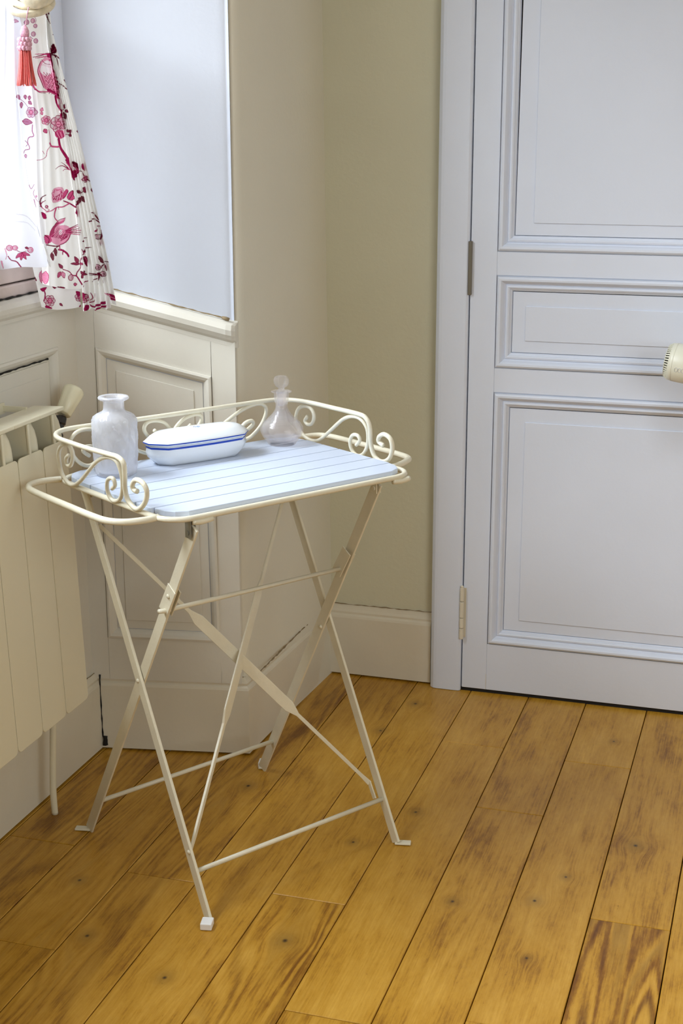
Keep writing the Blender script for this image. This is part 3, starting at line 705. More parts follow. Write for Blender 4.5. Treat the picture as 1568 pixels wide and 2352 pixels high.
# right side sprigs
stroke(D_((1130, 790), (1190, 755), (1240, 780), (1280, 830)), 2.6, 1.2, 3); stroke(D_((1170, 675), (1215, 700), (1250, 770)), 2.4, 1, 3); stroke(D_((1245, 640), (1255, 720), (1275, 810)), 2, 1.5, 3)
stroke(D_((1215, 920), (1240, 860), (1285, 845)), 2.4, 1.4, 0); berry(1240/5.6, 360+990/5.6, 5.5, 3); stroke(D_((1290, 900), (1295, 960), (1290, 1030)), 3, 1.5, 3); leaf_(1272/5.6, 360+1035/5.6, 14, 5, 85, 1, 3); stroke(D_((1265, 970), (1300, 960)), 1, .8, 3)
stroke(D_((1020, 1045), (1040, 1010), (1070, 995)), 3, .8, 3); stroke(D_((1035, 1180), (1060, 1135), (1140, 1128)), 4, .8, 3); stroke(D_((1010, 1150), (1030, 1210), (1000, 1240), (970, 1310), (975, 1380), (930, 1450), (920, 1490)), 1.0, 2.2, 0)
leaf_(945/5.6, 360+1325/5.6, 17, 8, -120, 0); leaf_(965/5.6, 360+1340/5.6, 22, 6, 182, 0); poly(D_((1030, 1245), (1075, 1245), (1095, 1300), (1080, 1365), (1055, 1370), (1030, 1290)), 3); stroke(D_((1040, 1260), (1060, 1300), (1068, 1360)), 1.2, .8, 1)
leaf_(965/5.6, 360+1330/5.6, 9, 4, 20, 1, 0)
leaf_(1235/5.6, 360+1240/5.6, 22, 8, 52, 3); stroke(D_((1390, 1360), (1380, 1325), (1340, 1325), (1310, 1360), (1290, 1420)), 1.6, 1.4, 3); leaf_(1325/5.6, 360+1345/5.6, 20, 7, 66, 0); berry(1228/5.6, 360+1395/5.6, 6.5, 3); berry(1310/5.6, 360+1485/5.6, 6, 3)
stroke(D_((1115, 1470), (1180, 1480), (1260, 1465), (1300, 1400)), 2, 1.4, 3)
for a, b in (((1250, 1480), (1140, 1580)), ((1255, 1480), (1220, 1615)), ((1265, 1490), (1325, 1610)), ((1240, 1475), (1110, 1490))): stroke(D_(a, ((a[0]+b[0])/2+14, (a[1]+b[1])/2+10), b), 2.6, .6, 3)
# lower hem sprig
stroke(D_((740, 1410), (820, 1440), (870, 1490), (920, 1500), (960, 1560), (992, 1610)), 1.4, 3, 0); leaf_(740/5.6, 360+1400/5.6, 15, 7, -130, 0)
leaf_(715/5.6, 360+1440/5.6, 16, 8, 115, 1, 0); leaf_(735/5.6, 360+1440/5.6, 16, 8, 75, 2, 0); berry(845/5.6, 360+1520/5.6, 6.5, 0)
for k, (x, y) in enumerate(((975, 1435), (1050, 1430), (990, 1530), (1045, 1480))): leaf_(1010/5.6, 360+1480/5.6, 10, 6, math.degrees(math.atan2(y-1480, x-1010)), 0)
stroke(D_((1010, 1640), (1040, 1590), (1075, 1565)), 1.6, 1.4, 0); poly(D_((540, 1440), (565, 1490), (560, 1570), (540, 1610), (515, 1570), (508, 1490)), 2); stroke(D_((540, 1440), (565, 1490), (560, 1570), (540, 1610), (515, 1570), (508, 1490), (540, 1440)), .9, .9, 1)
for k in range(6): stroke(D_((520, 1480+k*20), (552, 1475+k*20)), .9, .6, 1)
leaf_(410/5.6, 360+1510/5.6, 18, 7, 48, 0); leaf_(905/5.6, 360+1590/5.6, 8, 7, 90, 1, 0)
flower(1030/5.6, 360+1800/5.6, 11, 0, 6, .2); poly(D_((975, 1720), (1030, 1730), (1060, 1760), (1000, 1790)), 0)
stroke(D_((1110, 1860), (1150, 1850), (1190, 1800), (1195, 1745)), 2.6, .8, 0); stroke(D_((1100, 1850), (1150, 1800), (1130, 1730)), 2, .8, 0)
stroke(D_((1110, 1880), (1160, 1915), (1250, 1890), (1330, 1860)), 2, 6, 0); stroke(D_((1120, 1950), (1190, 1965), (1260, 1930), (1350, 1910)), 2.2, 5, 0); poly(D_((1040, 1900), (1090, 1890), (1080, 1960), (1030, 1975), (1015, 1930)), 0)
poly(D_((1345, 1745), (1420, 1750), (1480, 1790), (1480, 1840), (1420, 1830), (1390, 1790)), 0); stroke(D_((1345, 1745), (1420, 1790), (1480, 1820)), 1.2, .8, 2)
stroke(D_((1375, 1270), (1410, 1400), (1418, 1475)), 1.2, 1.6, 0)
# --- narrow turned-back strip (cooler, paler print)
for x, y, L, a in ((170, 1180, 12, 60), (280, 1180, 10, 80), (350, 1190, 10, 100), (230, 1270, 14, 95), (330, 1260, 11, 40)): leaf_(x/5.6, y/5.6, L, 7.5, a, 5, 0)
stroke(C_((195, 1225), (270, 1275), (330, 1345)), .9, .8, 5); flower(365/5.6, 1400/5.6, 12, 5, 6, 0); leaf_(235/5.6, 1510/5.6, 27, 13, 8, 5, 0)
stroke(C_((385, 1560), (380, 1640), (400, 1700), (330, 1720), (310, 1780), (340, 1860), (270, 1880), (250, 1920)), 2.2, 1.4, 5); stroke(C_((275, 1760), (310, 1800), (285, 1830)), 1.2, .8, 5); leaf_(275/5.6, 1930/5.6, 9, 6, 80, 6, 5)
stroke(D_((320, 310), (350, 360), (400, 305)), 1.2, 1, 5); stroke(D_((400, 375), (385, 430), (430, 500), (460, 530)), 1.1, .8, 5); berry(430/5.6, 360+460/5.6, 2, 5); stroke(D_((390, 500), (420, 600)), 2, .8, 5)
# --- front lining panel hem print
stroke(D_((95, 1250), (130, 1300), (190, 1320), (245, 1400)), 1.6, 2.2, 0); stroke(D_((190, 1170), (240, 1190), (300, 1170)), 1, .8, 0)
for x, y, r in ((110, 1140, 6), (170, 1135, 5), (345, 1160, 6)): berry(x/5.6, 360+y/5.6, r, 1)
for a in (60, 95, 130, 20): leaf_(245/5.6, 360+1195/5.6, 18, 7, a, 1, 0)
stroke(D_((60, 1150), (80, 1230), (70, 1290)), 1.6, 1, 2); stroke(D_((20, 1320), (40, 1410)), 3, 1.5, 2); leaf_(280/5.6, 360+1125/5.6, 8, 5, 20, 0)
stroke(D_((175, 690), (300, 720), (420, 860)), 2, 1, 6, .25); stroke(D_((170, 790), (300, 800), (400, 900)), 2, 1, 6, .2)
# --- back layer seen below the hem
flower(640/5.6, 360+1850/5.6, 13, 0, 6, 0); stroke(D_((560, 1700), (580, 1760), (570, 1850)), 2.4, 2, 0); poly(D_((670, 1640), (770, 1650), (720, 1690), (690, 1680)), 3); poly(D_((520, 1690), (600, 1665), (560, 1730)), 0); leaf_(780/5.6, 360+1890/5.6, 10, 5, 40, 0); stroke(D_((600, 1930), (660, 1950)), 6, 3, 0)

def fabric(name, base, trans, gain=1.0):
    M = bpy.data.materials.new(name); M.use_nodes = True; nt = M.node_tree; N = nt.nodes; K = nt.links; N.clear()
    out = N.new('ShaderNodeOutputMaterial'); at = N.new('ShaderNodeAttribute'); at.attribute_name = 'print'
    mx_ = N.new('ShaderNodeMix'); mx_.data_type = 'RGBA'; K.new(at.outputs['Alpha'], mx_.inputs[0]); mx_.inputs[6].default_value = base; K.new(at.outputs['Color'], mx_.inputs[7])
    d = N.new('ShaderNodeBsdfDiffuse'); t = N.new('ShaderNodeBsdfTranslucent'); K.new(mx_.outputs[2], d.inputs[0]); K.new(mx_.outputs[2], t.inputs[0])
    geo = N.new('ShaderNodeNewGeometry'); nz = N.new('ShaderNodeTexNoise'); nz.inputs['Scale'].default_value = 900; K.new(geo.outputs['Position'], nz.inputs['Vector'])
    bp = N.new('ShaderNodeBump'); bp.inputs['Strength'].default_value = .15; bp.inputs['Distance'].default_value = .001; K.new(nz.outputs[0], bp.inputs['Height']); K.new(bp.outputs[0], d.inputs['Normal'])
    ms = N.new('ShaderNodeMixShader'); ms.inputs[0].default_value = trans
    K.new(d.outputs[0], ms.inputs[1]); K.new(t.outputs[0], ms.inputs[2]); K.new(ms.outputs[0], out.inputs[0])
    return M
FAB = fabric('printed_cotton', srgb(238, 236, 232), .22)
FAB2 = fabric('thin_printed_cotton', srgb(232, 232, 238), .40)

def interp(tab, b):
    for (b0, v0), (b1, v1) in zip(tab, tab[1:]):
        if b <= b1: t = (b-b0)/(b1-b0); return v0+(v1-v0)*max(0, t)
    return tab[-1][1]
def sheet(name, left, right, top, bot, hf, m_, parent, step=.8, printed=True, bbot=None, pscale=1, **k):
    """cloth sheet: left/right edges as tables of (b,a); hf(p,a,b) = fold depth"""
    nb = int((bot-top)/step); nc = 0
    wmax = max(interp(right, b)-interp(left, b) for b in (top, (top+bot)/2, bot)); nc = int(wmax/step)
    V = np.zeros(((nb+1)*(nc+1), 3)); Cc = np.zeros(((nb+1)*(nc+1), 4), np.float32); i = 0
    for j in range(nb+1):
        for c in range(nc+1):
            p = c/nc; bm_ = bot if bbot is None else bbot(p)
            b = top+(bm_-top)*j/nb
            l, r = interp(left, b), interp(right, b)
            a = l+(r-l)*p
            V[i] = cloth(a, b, hf(p, a, b))
            if printed:
                yy = min(max(int(b*SS), 0), CH*SS-1); xx = min(max(int(a*SS), 0), CW*SS-1); Cc[i] = canvas[yy, xx]
            i += 1
    F = []
    for j in range(nb):
        for c in range(nc):
            q = j*(nc+1)+c; F.append((q, q+1, q+nc+2, q+nc+1))
    me = bpy.data.meshes.new(name); me.from_pydata([tuple(v) for v in V], [], F)
    at = me.color_attributes.new('print', 'FLOAT_COLOR', 'POINT'); at.data.foreach_set('color', Cc.reshape(-1))
    me.polygons.foreach_set('use_smooth', [True]*len(F)); me.materials.append(m_)
    o = bpy.data.objects.new(name, me); COL.objects.link(o); o.parent = parent
    return tag(o, **k)
cur = empty('curtain', label='white cotton curtain with crimson bird and blossom print, gathered in a tieback', cat='curtain')
edge = [(0, 108), (60, 116), (200, 152), (360, 192), (480, 220), (600, 247), (712, 268)]
pleat = [(0, 93), (100, 98), (200, 116), (330, 142), (450, 158), (600, 176), (712, 180)]
lft = [(0, 30), (60, 46), (180, 66), (300, 78), (420, 80), (560, 88), (655, 92)]
# flat printed width on the left
def hA(p, a, b):
    k = min(1, b/250)
    h = .020+.006*math.sin(p*3.1)*k+.0022*math.sin(p*19+b*.004)*p*k
    if p < .12: h -= (.12-p)*.09
    return h
sheet('flat_width', lft, pleat, -25, 655, hA, FAB, cur, bbot=lambda p: 648+6*math.sin(p*2.6)+4*p+3*p)
def hB(p, a, b):
    k = min(1, .35+b/300); A_ = .0050+.0018*math.sin(b*.006+p*4)
    return .020-.022*p+A_*math.sin(p*2*math.pi*6.2+.5+.35*math.sin(b*.009))*k+.0012*math.sin(p*41+b*.01)
sheet('pleated_width', pleat, edge, -25, 710, hB, FAB, cur, bbot=lambda p: 711-5*p+3*math.sin(p*20)+(-9 if p > .82 else 0))
# selvedge panel turned towards the window, its narrow shaded side, and the layer behind
strip_l = [(0, 22), (60, 24), (190, 29), (360, 46), (480, 66), (590, 97), (610, 103)]
strip_r = [(0, 48), (60, 50), (180, 70), (300, 82), (420, 84), (560, 92), (610, 104)]
sheet('turned_edge', strip_l, strip_r, -25, 604, lambda p, a, b: .006+.018*(1-p)*min(1, b/200), FAB2, cur)
pl_l = [(0, 4), (60, 6), (200, 2), (400, -14), (610, -22)]
sheet('front_panel', pl_l, strip_l, -25, 604, lambda p, a, b: .024-.028*(1-p)+.003*math.sin(p*9+b*.004), FAB2, cur, step=1, bbot=lambda p: 616-12*p+2*math.sin(p*9))
sheet('back_layer', [(560, 66), (712, 98)], [(560, 178), (712, 186)], 590, 712, lambda p, a, b: -.012+.005*math.sin(p*8), FAB, cur, bbot=lambda p: 706+8*math.sin(p*3.1)-2*p)
# hanging ties at the hem corner of the front panel
TIE = mat('white_tape', srgb(238, 238, 240), .8)
bm = bmesh.new()
for k in range(4): tube(bm, [Vector(cloth(86+k*2.5, 552+k*3, .030)), Vector(cloth(91+k*2, 572+k*3, .033)), Vector(cloth(96+k*1.2, 590+k*2, .03))], .0011, 6, sm=4)
link('hem_ties', bm, TIE, cur, smooth=True)

tb = empty('curtain_tieback', label='cream fabric tieback ring wrapped round the gathered curtain top', cat='tieback')
TBM = mat('cream_rope_cloth', srgb(226, 214, 186), .7, .4, 150, .25, 60)
def band(c, rx, ry, tilt, n=26):
    pts = []
    for i in range(n):
        t = 2*math.pi*i/n; pts.append(Vector(cloth(c[0]+rx*math.cos(t), c[1]+ry*math.sin(t)+tilt*math.cos(t), .022+.030*math.sin(t))))
    return pts
tubeo('ring', band((62, 12), 45, 20, -9), .0075, TBM, tb, 12, True, 2)
tubeo('ring', band((66, -4), 41, 20, -9), .0068, TBM, tb, 12, True, 2)
bm = bmesh.new()
pp = [Vector(cloth(a, b, h)) for a, b, h in ((30, -12, .05), (50, 8, .060), (70, 6, .058), (78, -14, .05))]
tube(bm, pp, .013, 12, sm=5); link('knot_cloth', bm, TBM, tb, smooth=True)
ts = empty('curtain_tassel', label='coral silk tassel with knotted pink head hanging from the curtain tieback', cat='tassel')
tubeo('cord', [Vector(cloth(42, 20, .062)), Vector(cloth(41, 45, .052)), Vector(cloth(40, 66, .048))], .0012, PINKC, ts, 8, sm=4)
def tmat(a, b, h): return Matrix.Translation(Vector(cloth(a, b, h)))
bm = bmesh.new(); lathe(bm, [(.002, .017), (.006, .013), (.0088, .006), (.009, 0), (.008, -.006)], 20, mtx=tmat(39, 77, .047)); link('bead', bm, PINKC, ts, smooth=True)
bm = bmesh.new()
for k in range(3):
    for j in range(9):
        t = 2*math.pi*j/9+k*.35; c = Vector(cloth(38.5, 90+k*9, .047))
        bmesh.ops.create_icosphere(bm, subdivisions=2, radius=.0048, matrix=Matrix.Translation(c+CD*math.cos(t)*.0105+CN*math.sin(t)*.0105) @ Matrix.Rotation(t, 4, 'Z') @ Matrix.Diagonal((1, .8, 1.15, 1)))
link('knotted_head', bm, PINKC, ts, smooth=True)
bm = bmesh.new(); random.seed(11)
for j in range(70):
    t = random.uniform(0, 2*math.pi); q_ = math.sqrt(random.random()); c = Vector(cloth(39, 113, .047)); e_ = Vector(cloth(42.5, 190+random.uniform(-3, 2), .047))
    o1 = CD*math.cos(t)*.0115*q_+CN*math.sin(t)*.010*q_; o2 = CD*math.cos(t)*.0205*q_+CN*math.sin(t)*.016*q_
    tube(bm, [c+o1, (c+e_)/2+o1*1.25+Vector((0, 0, .002)), e_+o2], .0010, 5, sm=3)
link('skirt', bm, CORAL, ts, smooth=True, kind='stuff', label='coral silk thread skirt')

# ------------------------------------------------------------ folding tray table
TO = Vector((-1.086, 2.747, 0)); TR = math.radians(56)
tab = empty('folding_tray_table', TO, TR, label='cream metal folding table with white slatted top and scrolled gallery rail', cat='table')
ZR = .826; ZT = .838
def rr(x0, x1, y0, y1, r, z, n=6):
    pts = []
    for cx_, cy_, a0 in ((x1-r, y1-r, 0), (x0+r, y1-r, 90), (x0+r, y0+r, 180), (x1-r, y0+r, 270)):
        for k in range(n+1):
            t = math.radians(a0+k*90/n); pts.append(Vector((cx_+r*math.cos(t), cy_+r*math.sin(t), z)))
    return pts
X0, X1, Y0, Y1 = -.296, .303, -.226, .206
tubeo('rim_frame', rr(X0, X1, Y0, Y1, .05, ZR), .0058, CREAM, tab, 12, True)
# end handles
hl = [(-.290, .196), (-.318, .204), (-.352, .200), (-.374, .176), (-.382, .13), (-.383, .0), (-.383, -.10), (-.377, -.145), (-.355, -.172), (-.320, -.182), (-.291, -.180)]
hr = [(.296, .196), (.33, .206), (.375, .200), (.392, .176), (.397, .13), (.397, .0), (.395, -.075), (.384, -.115), (.352, -.136), (.322, -.148), (.304, -.152)]
tubeo('handle', [(x, y, ZR) for x, y in hl], .0066, CREAM, tab, 12, sm=6)
tubeo('handle', [(x, y, ZR) for x, y in hr], .0066, CREAM, tab, 12, sm=6)
# seven slats, the outer ones with clipped corners
sy = [-.2165, -.155, -.098, -.041, .016, .074, .133, .197]
for i in range(7):
    a, b_ = sy[i]+.0014, sy[i+1]-.0014; x0, x1 = X0+.005, X1-.007
    if i == 0:
        poly_ = [(x0+.006, b_), (x0+.010, a+.03), (x0+.022, a+.012), (x0+.045, a), (x1-.045, a), (x1-.020, a+.012), (x1-.006, a+.034), (x1-.002, b_)][::-1]
        poly_ = [(x0+.006, b_), (x0+.010, a+.03), (x0+.022, a+.012), (x0+.045, a), (x1-.045, a), (x1-.020, a+.012), (x1-.006, a+.034), (x1-.002, b_)]
    elif i == 6:
        poly_ = [(x0+.002, a), (x1-.002, a), (x1-.006, b_-.034), (x1-.02, b_-.012), (x1-.045, b_), (x0+.045, b_), (x0+.02, b_-.012), (x0+.006, b_-.034)]
    else: poly_ = [(x0, a), (x1, a), (x1, b_), (x0, b_)]
    bm = bmesh.new(); prism(bm, poly_, ZT-.012, ZT); bmesh.ops.recalc_face_normals(bm, faces=bm.faces); bevel(bm, .0016, 2, .7)
    link('slat', bm, SLATM, tab)
# cross battens under the slats
for x in (-.25, .25): boxo('batten', (x-.010, x+.010, Y0+.005, Y1-.004, ZR-.0035, ZR-.0005), CREAM, tab)
# gallery rail
Lend = [(-.3119, -.1421, .8712), (-.3119, -.1298, .8725), (-.3144, -.1297, .8812), (-.3182, -.1493, .8957), (-.3178, -.173, .8942), (-.3143, -.1799, .8805), (-.3094, -.1693, .8617), (-.3047, -.148, .8432), (-.3015, -.1221, .831), (-.3023, -.106, .834), (-.3053, -.0942, .8457), (-.3113, -.0968, .8688), (-.3192, -.1116, .8998), (-.3253, -.1186, .9233), (-.3277, -.1034, .9318), (-.329, -.0736, .932), (-.331, .0088, .930), (-.332, .075, .93), (-.331, .118, .93), (-.320, .152, .93), (-.298, .178, .93), (-.268, .189, .93), (-.224, .190, .93), (-.115, .182, .93), (.02, .180, .93), (.134, .180, .93), (.225, .178, .93), (.258, .160, .93), (.275, .134, .93), (.282, .09, .93), (.283, .0209, .93), (.283, -.0671, .93), (.2845, -.0898, .9243), (.2891, -.0965, .9063), (.2994, -.0885, .8662), (.3064, -.0926, .8391), (.3085, -.1144, .8307), (.3054, -.142, .8428), (.299, -.1591, .868), (.2933, -.1595, .8899), (.2915, -.1418, .8971), (.2936, -.1235, .889), (.2966, -.118, .877), (.2985, -.1319, .8699)]
tubeo('gallery_rail', Lend, .0050, CREAM, tab, 10, sm=5)
LS = [(-.308, -.043, .8563), (-.3107, -.0588, .8667), (-.3142, -.0581, .8802), (-.3125, -.0364, .8735), (-.3073, -.0221, .8534), (-.3028, -.0219, .8361), (-.301, -.0366, .8291), (-.3036, -.0626, .8389), (-.309, -.0822, .8602), (-.3171, -.0972, .8913), (-.3242, -.0962, .919), (-.3258, -.0741, .9254), (-.3239, -.0391, .9179), (-.3185, .004, .897), (-.3065, .0788, .8503), (-.3016, .1177, .8312), (-.3009, .142, .8286), (-.3054, .1609, .8459), (-.3117, .1582, .8704), (-.3184, .1459, .8965), (-.3232, .1206, .9152), (-.3245, .095, .9204), (-.3221, .0837, .9108), (-.3172, .0917, .8919), (-.3127, .1102, .8743), (-.3126, .1246, .8738), (-.3157, .1214, .8863), (-.3184, .1059, .8965)]
RS = [(.3026, -.0352, .8538), (.2989, -.0521, .8681), (.2963, -.047, .8784), (.2971, -.0293, .8753), (.3013, -.0157, .8588), (.3064, -.0158, .839), (.3089, -.0317, .8291), (.3067, -.0552, .8378), (.2999, -.0777, .8643), (.291, -.0862, .899), (.2859, -.0717, .9186), (.2854, -.0436, .9209), (.2887, -.0059, .9077), (.2976, .0481, .8732), (.3048, .0925, .8453), (.3073, .1226, .8356), (.306, .1526, .8406), (.3009, .1731, .8606), (.2947, .1706, .8844), (.2887, .1519, .9078), (.2862, .1258, .9177), (.2868, .1043, .9153), (.291, .0987, .8991), (.296, .1121, .8796), (.2975, .1298, .8737), (.2956, .1376, .8811), (.2924, .1253, .8933)]
tubeo('scroll', LS, .0042, CREAM, tab, 10, sm=5); tubeo('scroll', RS, .0042, CREAM, tab, 10, sm=5)
# the two back scrolls follow the same S, turned to face each other
def back(sign, cx):
    out = []
    for _, y, z in RS:
        t = (y+.0862)/(.1731+.0862)                       # 0 = low curl side, 1 = high curl side
        zz = .843+(z-.8291)*(.925-.843)/(.9209-.8291)
        out.append((cx+sign*(t-.5)*.245, .205-.27*(zz-.83), zz))
    return out
tubeo('scroll', back(-1, .100), .0042, CREAM, tab, 10, sm=5); tubeo('scroll', back(1, -.148), .0042, CREAM, tab, 10, sm=5)
# flat-bar legs
def bar(bm, p0, p1, wid, th, wdir):
    p0, p1 = Vector(p0), Vector(p1); d = (p1-p0).normalized(); wd = Vector(wdir); wd = (wd-d*wd.dot(d)).normalized(); nn = d.cross(wd)
    vs_ = [bm.verts.new(p+wd*a*wid/2+nn*b*th/2) for p in (p0, p1) for a, b in ((-1, -1), (1, -1), (1, 1), (-1, 1))]
    for f in ((0, 1, 2, 3), (7, 6, 5, 4), (0, 4, 5, 1), (1, 5, 6, 2), (2, 6, 7, 3), (3, 7, 4, 0)): bm.faces.new([vs_[i] for i in f])
def leg(x, y0, y1, z1, side, xo, hinge=None, cap=False, wid_=.0225, th_=.0062):
    bm = bmesh.new(); x = x+xo
    bar(bm, (x, y0, .003), (x, y1, z1), wid_, th_, (0, 1, 0))
    d = Vector((1 if x > 0 else -1, 1 if y0 > 0 else -1, 0)).normalized(); f0 = Vector((x, y0, .0035))
    bar(bm, f0-d*.003, f0+d*.032, .018, .004, (-d.y, d.x, 0))
    bmesh.ops.recalc_face_normals(bm, faces=bm.faces); bevel(bm, .0009, 1)
    o = link('leg', bm, CREAM, tab)
    if cap:
        c = bmesh.new(); bar(c, f0+d*.006+Vector((0, 0, .004)), f0+d*.034+Vector((0, 0, .004)), .023, .0145, (-d.y, d.x, 0)); bmesh.ops.recalc_face_normals(c, faces=c.faces); bevel(c, .002, 2)
        link('foot_cap', c, CAPM, o, label='white plastic foot cap')
    return o
lA = leg(-.25, -.250, .176, .806, 'A', .0, cap=True); lC = leg(.25, -.240, .180, .806, 'C', 0)
lB = leg(-.25, .240, -.226, .808, 'B', .0075, wid_=.026, th_=.005); lD = leg(.25, .252, -.180, .808, 'D', -.0075, cap=True, wid_=.027, th_=.005)
def rivet(x, y, z, s=1):
    bm = bmesh.new(); lathe(bm, [(.0048, 0), (.0046, .0014), (.003, .003), (.001, .0035)], 12, mtx=Matrix.Translation((x, y, z)) @ Matrix.Rotation(math.radians(90*s), 4, 'Y'))
    return link('rivet', bm, CREAM, tab, smooth=True)
rivet(-.2525, -.016, .44, -1); rivet(.2402, .013, .437, -1); rivet(-.2525, -.188, .128, -1); rivet(.24, -.070, .615, -1)
# hinged stays on the front-top halves of legs B and D
for x, y, z, sg in ((-.2385, -.128, .640, -1), (.2385, -.073, .612, 1)):
    bm = bmesh.new(); d = Vector((0, -.53, .85)).normalized()
    for xx in (x-.0075 if sg < 0 else x-.0075, x+.0045 if sg < 0 else x+.0055):
        c = Vector((xx, y, z)); bar(bm, c-d*.034, c+d*.034, .0300, .0024, (0, 1, 0))
    bmesh.ops.recalc_face_normals(bm, faces=bm.faces); bevel(bm, .0007, 1); link('stay_plate', bm, CREAM, tab)
rivet(-.2475, -.134, .650, -1)
tubeo('cross_rod', [(-.262, -.120, .618), (-.25, -.1205, .617), (.246, -.066, .594)], .0048, CREAM, tab, 10)
tubeo('cross_rod', [(-.249, -.203, .090), (.249, -.193, .090)], .0050, CREAM, tab, 10)
tubeo('cross_rod', [(-.241, .186, .092), (.241, .204, .092)], .0050, CREAM, tab, 10)
# diagonal braces, round at the ends and hammered flat in the middle
def brace(p0, p1, t0, t1, wide=.025, e=.0085):
    p0, p1 = Vector(p0), Vector(p1); d = (p1-p0).normalized(); nrm = Vector((0, .87, .49)); wd = d.cross(nrm).normalized(); nn = wd.cross(d).normalized(); bm = bmesh.new(); rings = []
    prof = [(0, e, .004), (t0-.02, e, .0045), (t0+.012, wide, .0038), (t1-.012, wide, .0038), (t1+.02, e*.88, .0055), (.965, e*.88, .0055), (1, .011, .003)]
    for t, w_, th in prof:
        c = p0.lerp(p1, t); rings.append([bm.verts.new(c+wd*a*w_/2+nn*b*th/2) for a, b in ((-1, -1), (1, -1), (1, 1), (-1, 1))])
    for a, b in zip(rings, rings[1:]):
        for i in range(4): bm.faces.new((a[i], a[(i+1) % 4], b[(i+1) % 4], b[i]))
    bm.faces.new(rings[0]); bm.faces.new(rings[-1][::-1]); bmesh.ops.recalc_face_normals(bm, faces=bm.faces); bevel(bm, .0008, 1)
    return link('brace', bm, CREAM, tab)
brace((-.240, .139, .733), (.240, -.160, .118), .34, .70); brace((.240, .139, .733), (-.240, -.176, .125), .30, .66, .034, .0135)
bm = bmesh.new(); bar(bm, (.2395, -.158, .122), (.2395, -.178, .088), .010, .003, (0, 1, 0)); link('brace_tab', bm, CREAM, tab); bm = bmesh.new(); bar(bm, (-.2435, -.176, .125), (-.2435, -.190, .100), .010, .003, (0, 1, 0)); bmesh.ops.recalc_face_normals(bm, faces=bm.faces); link('brace_tab', bm, CREAM, tab)
rivet(0, -.012, .425, -1)
# pivot lugs below the rim
for x, y, z in ((-.2425, -.216, .800), (.2425, -.176, .800), (-.2425, .17, .8), (.2425, .17, .8)):
    bm = bmesh.new(); box(bm, x-.0085, x-.0065, y-.009, y+.009, z-.014, ZR-.002); box(bm, x+.0015, x+.0035, y-.009, y+.009, z-.014, ZR-.002); box(bm, x-.0085, x+.0035, y-.009, y+.009, ZR-.005, ZR-.002)
    tube(bm, [(x-.0105, y, z-.004), (x+.006, y, z-.004)], .0045, 10); link('pivot_lug', bm, STEEL if x < 0 and y < 0 else CREAM, tab)
for x in (-.225, .265):
    bm = bmesh.new(); tube(bm, [(x-.022, Y0-.001, ZR-.007), (x, Y0-.002, ZR-.009), (x+.022, Y0-.001, ZR-.007)], .006, 8, sm=3); link('weld', bm, CREAM, tab, smooth=True)

def on_table(x, y, z=0): return TO+Vector((math.cos(TR)*x-math.sin(TR)*y, math.sin(TR)*x+math.cos(TR)*y, z))
# ------------------------------------------------------------ glassware and porcelain on the table
def glass(name, tint, rough, milk, swirl=0):
    M = bpy.data.materials.new(name); M.use_nodes = True; nt = M.node_tree; N = nt.nodes; K = nt.links; N.clear()
    out = N.new('ShaderNodeOutputMaterial'); g = N.new('ShaderNodeBsdfGlass'); g.inputs['Color'].default_value = tint; g.inputs['Roughness'].default_value = rough; g.inputs['IOR'].default_value = 1.46
    tr = N.new('ShaderNodeBsdfTransparent'); tr.inputs[0].default_value = tint
    mg = N.new('ShaderNodeMixShader'); mg.inputs[0].default_value = swirl; K.new(g.outputs[0], mg.inputs[1]); K.new(tr.outputs[0], mg.inputs[2])
    d = N.new('ShaderNodeBsdfDiffuse'); d.inputs[0].default_value = (.93, .94, 1, 1)
    ms = N.new('ShaderNodeMixShader'); K.new(mg.outputs[0], ms.inputs[1]); K.new(d.outputs[0], ms.inputs[2])
    geo = N.new('ShaderNodeNewGeometry'); nz = N.new('ShaderNodeTexNoise'); nz.inputs['Scale'].default_value = 22; nz.inputs['Detail'].default_value = 1; K.new(geo.outputs['Position'], nz.inputs['Vector'])
    mr = N.new('ShaderNodeMapRange'); mr.inputs[1].default_value = .35; mr.inputs[2].default_value = .7; mr.inputs[3].default_value = milk*.8; mr.inputs[4].default_value = milk*1.2; K.new(nz.outputs[0], mr.inputs[0]); K.new(mr.outputs[0], ms.inputs[0])
    K.new(ms.outputs[0], out.inputs[0]); return M
GB = glass('swirled_glass', (.995, .995, 1, 1), .02, .24, .58); GD = glass('clear_glass', (.995, .985, .99, 1), .0, .07, .70); 
bo = empty('glass_bottle', on_table(-.205, .118, ZT), 0, label='open clear glass bottle with spiral ribs on the left of the table', cat='bottle')
bm = bmesh.new(); SG = 72
outer = [(.036, .0), (.041, .003), (.0425, .010)]
for i in range(15): outer.append((.0425+.0025*math.sin(i/14*2.0), .012+.096*i/14))
outer += [(.0440, .115), (.041, .121), (.034, .1265), (.026, .130), (.0222, .1335), (.0212, .138), (.0210, .150), (.0215, .1525), (.027, .1545), (.0310, .157), (.0315, .1595), (.030, .1615), (.026, .1625)]
inner = [(.0185, .1605), (.0180, .155), (.0180, .137), (.024, .128), (.036, .121), (.0405, .112), (.040, .06), (.0385, .013), (.034, .007), (.0, .006)]
rings = []
for r, z in outer+inner[:-1]:
    ring = []
    isout = (r, z) in outer
    for k in range(SG):
        t = 2*math.pi*k/SG; ph = 14*(t+z*13.0); am = 0
        if .012 < z < .128 and r > .024: am = (.0022 if isout else -.0008)*min(1, (z-.012)/.015)*min(1, (.130-z)/.006)
        rr_ = r+am*math.sin(ph)
        ring.append(bm.verts.new((rr_*math.cos(t), rr_*math.sin(t), z)))
    rings.append(ring)
for a, b in zip(rings, rings[1:]):
    for k in range(SG): bm.faces.new((a[k], a[(k+1) % SG], b[(k+1) % SG], b[k]))
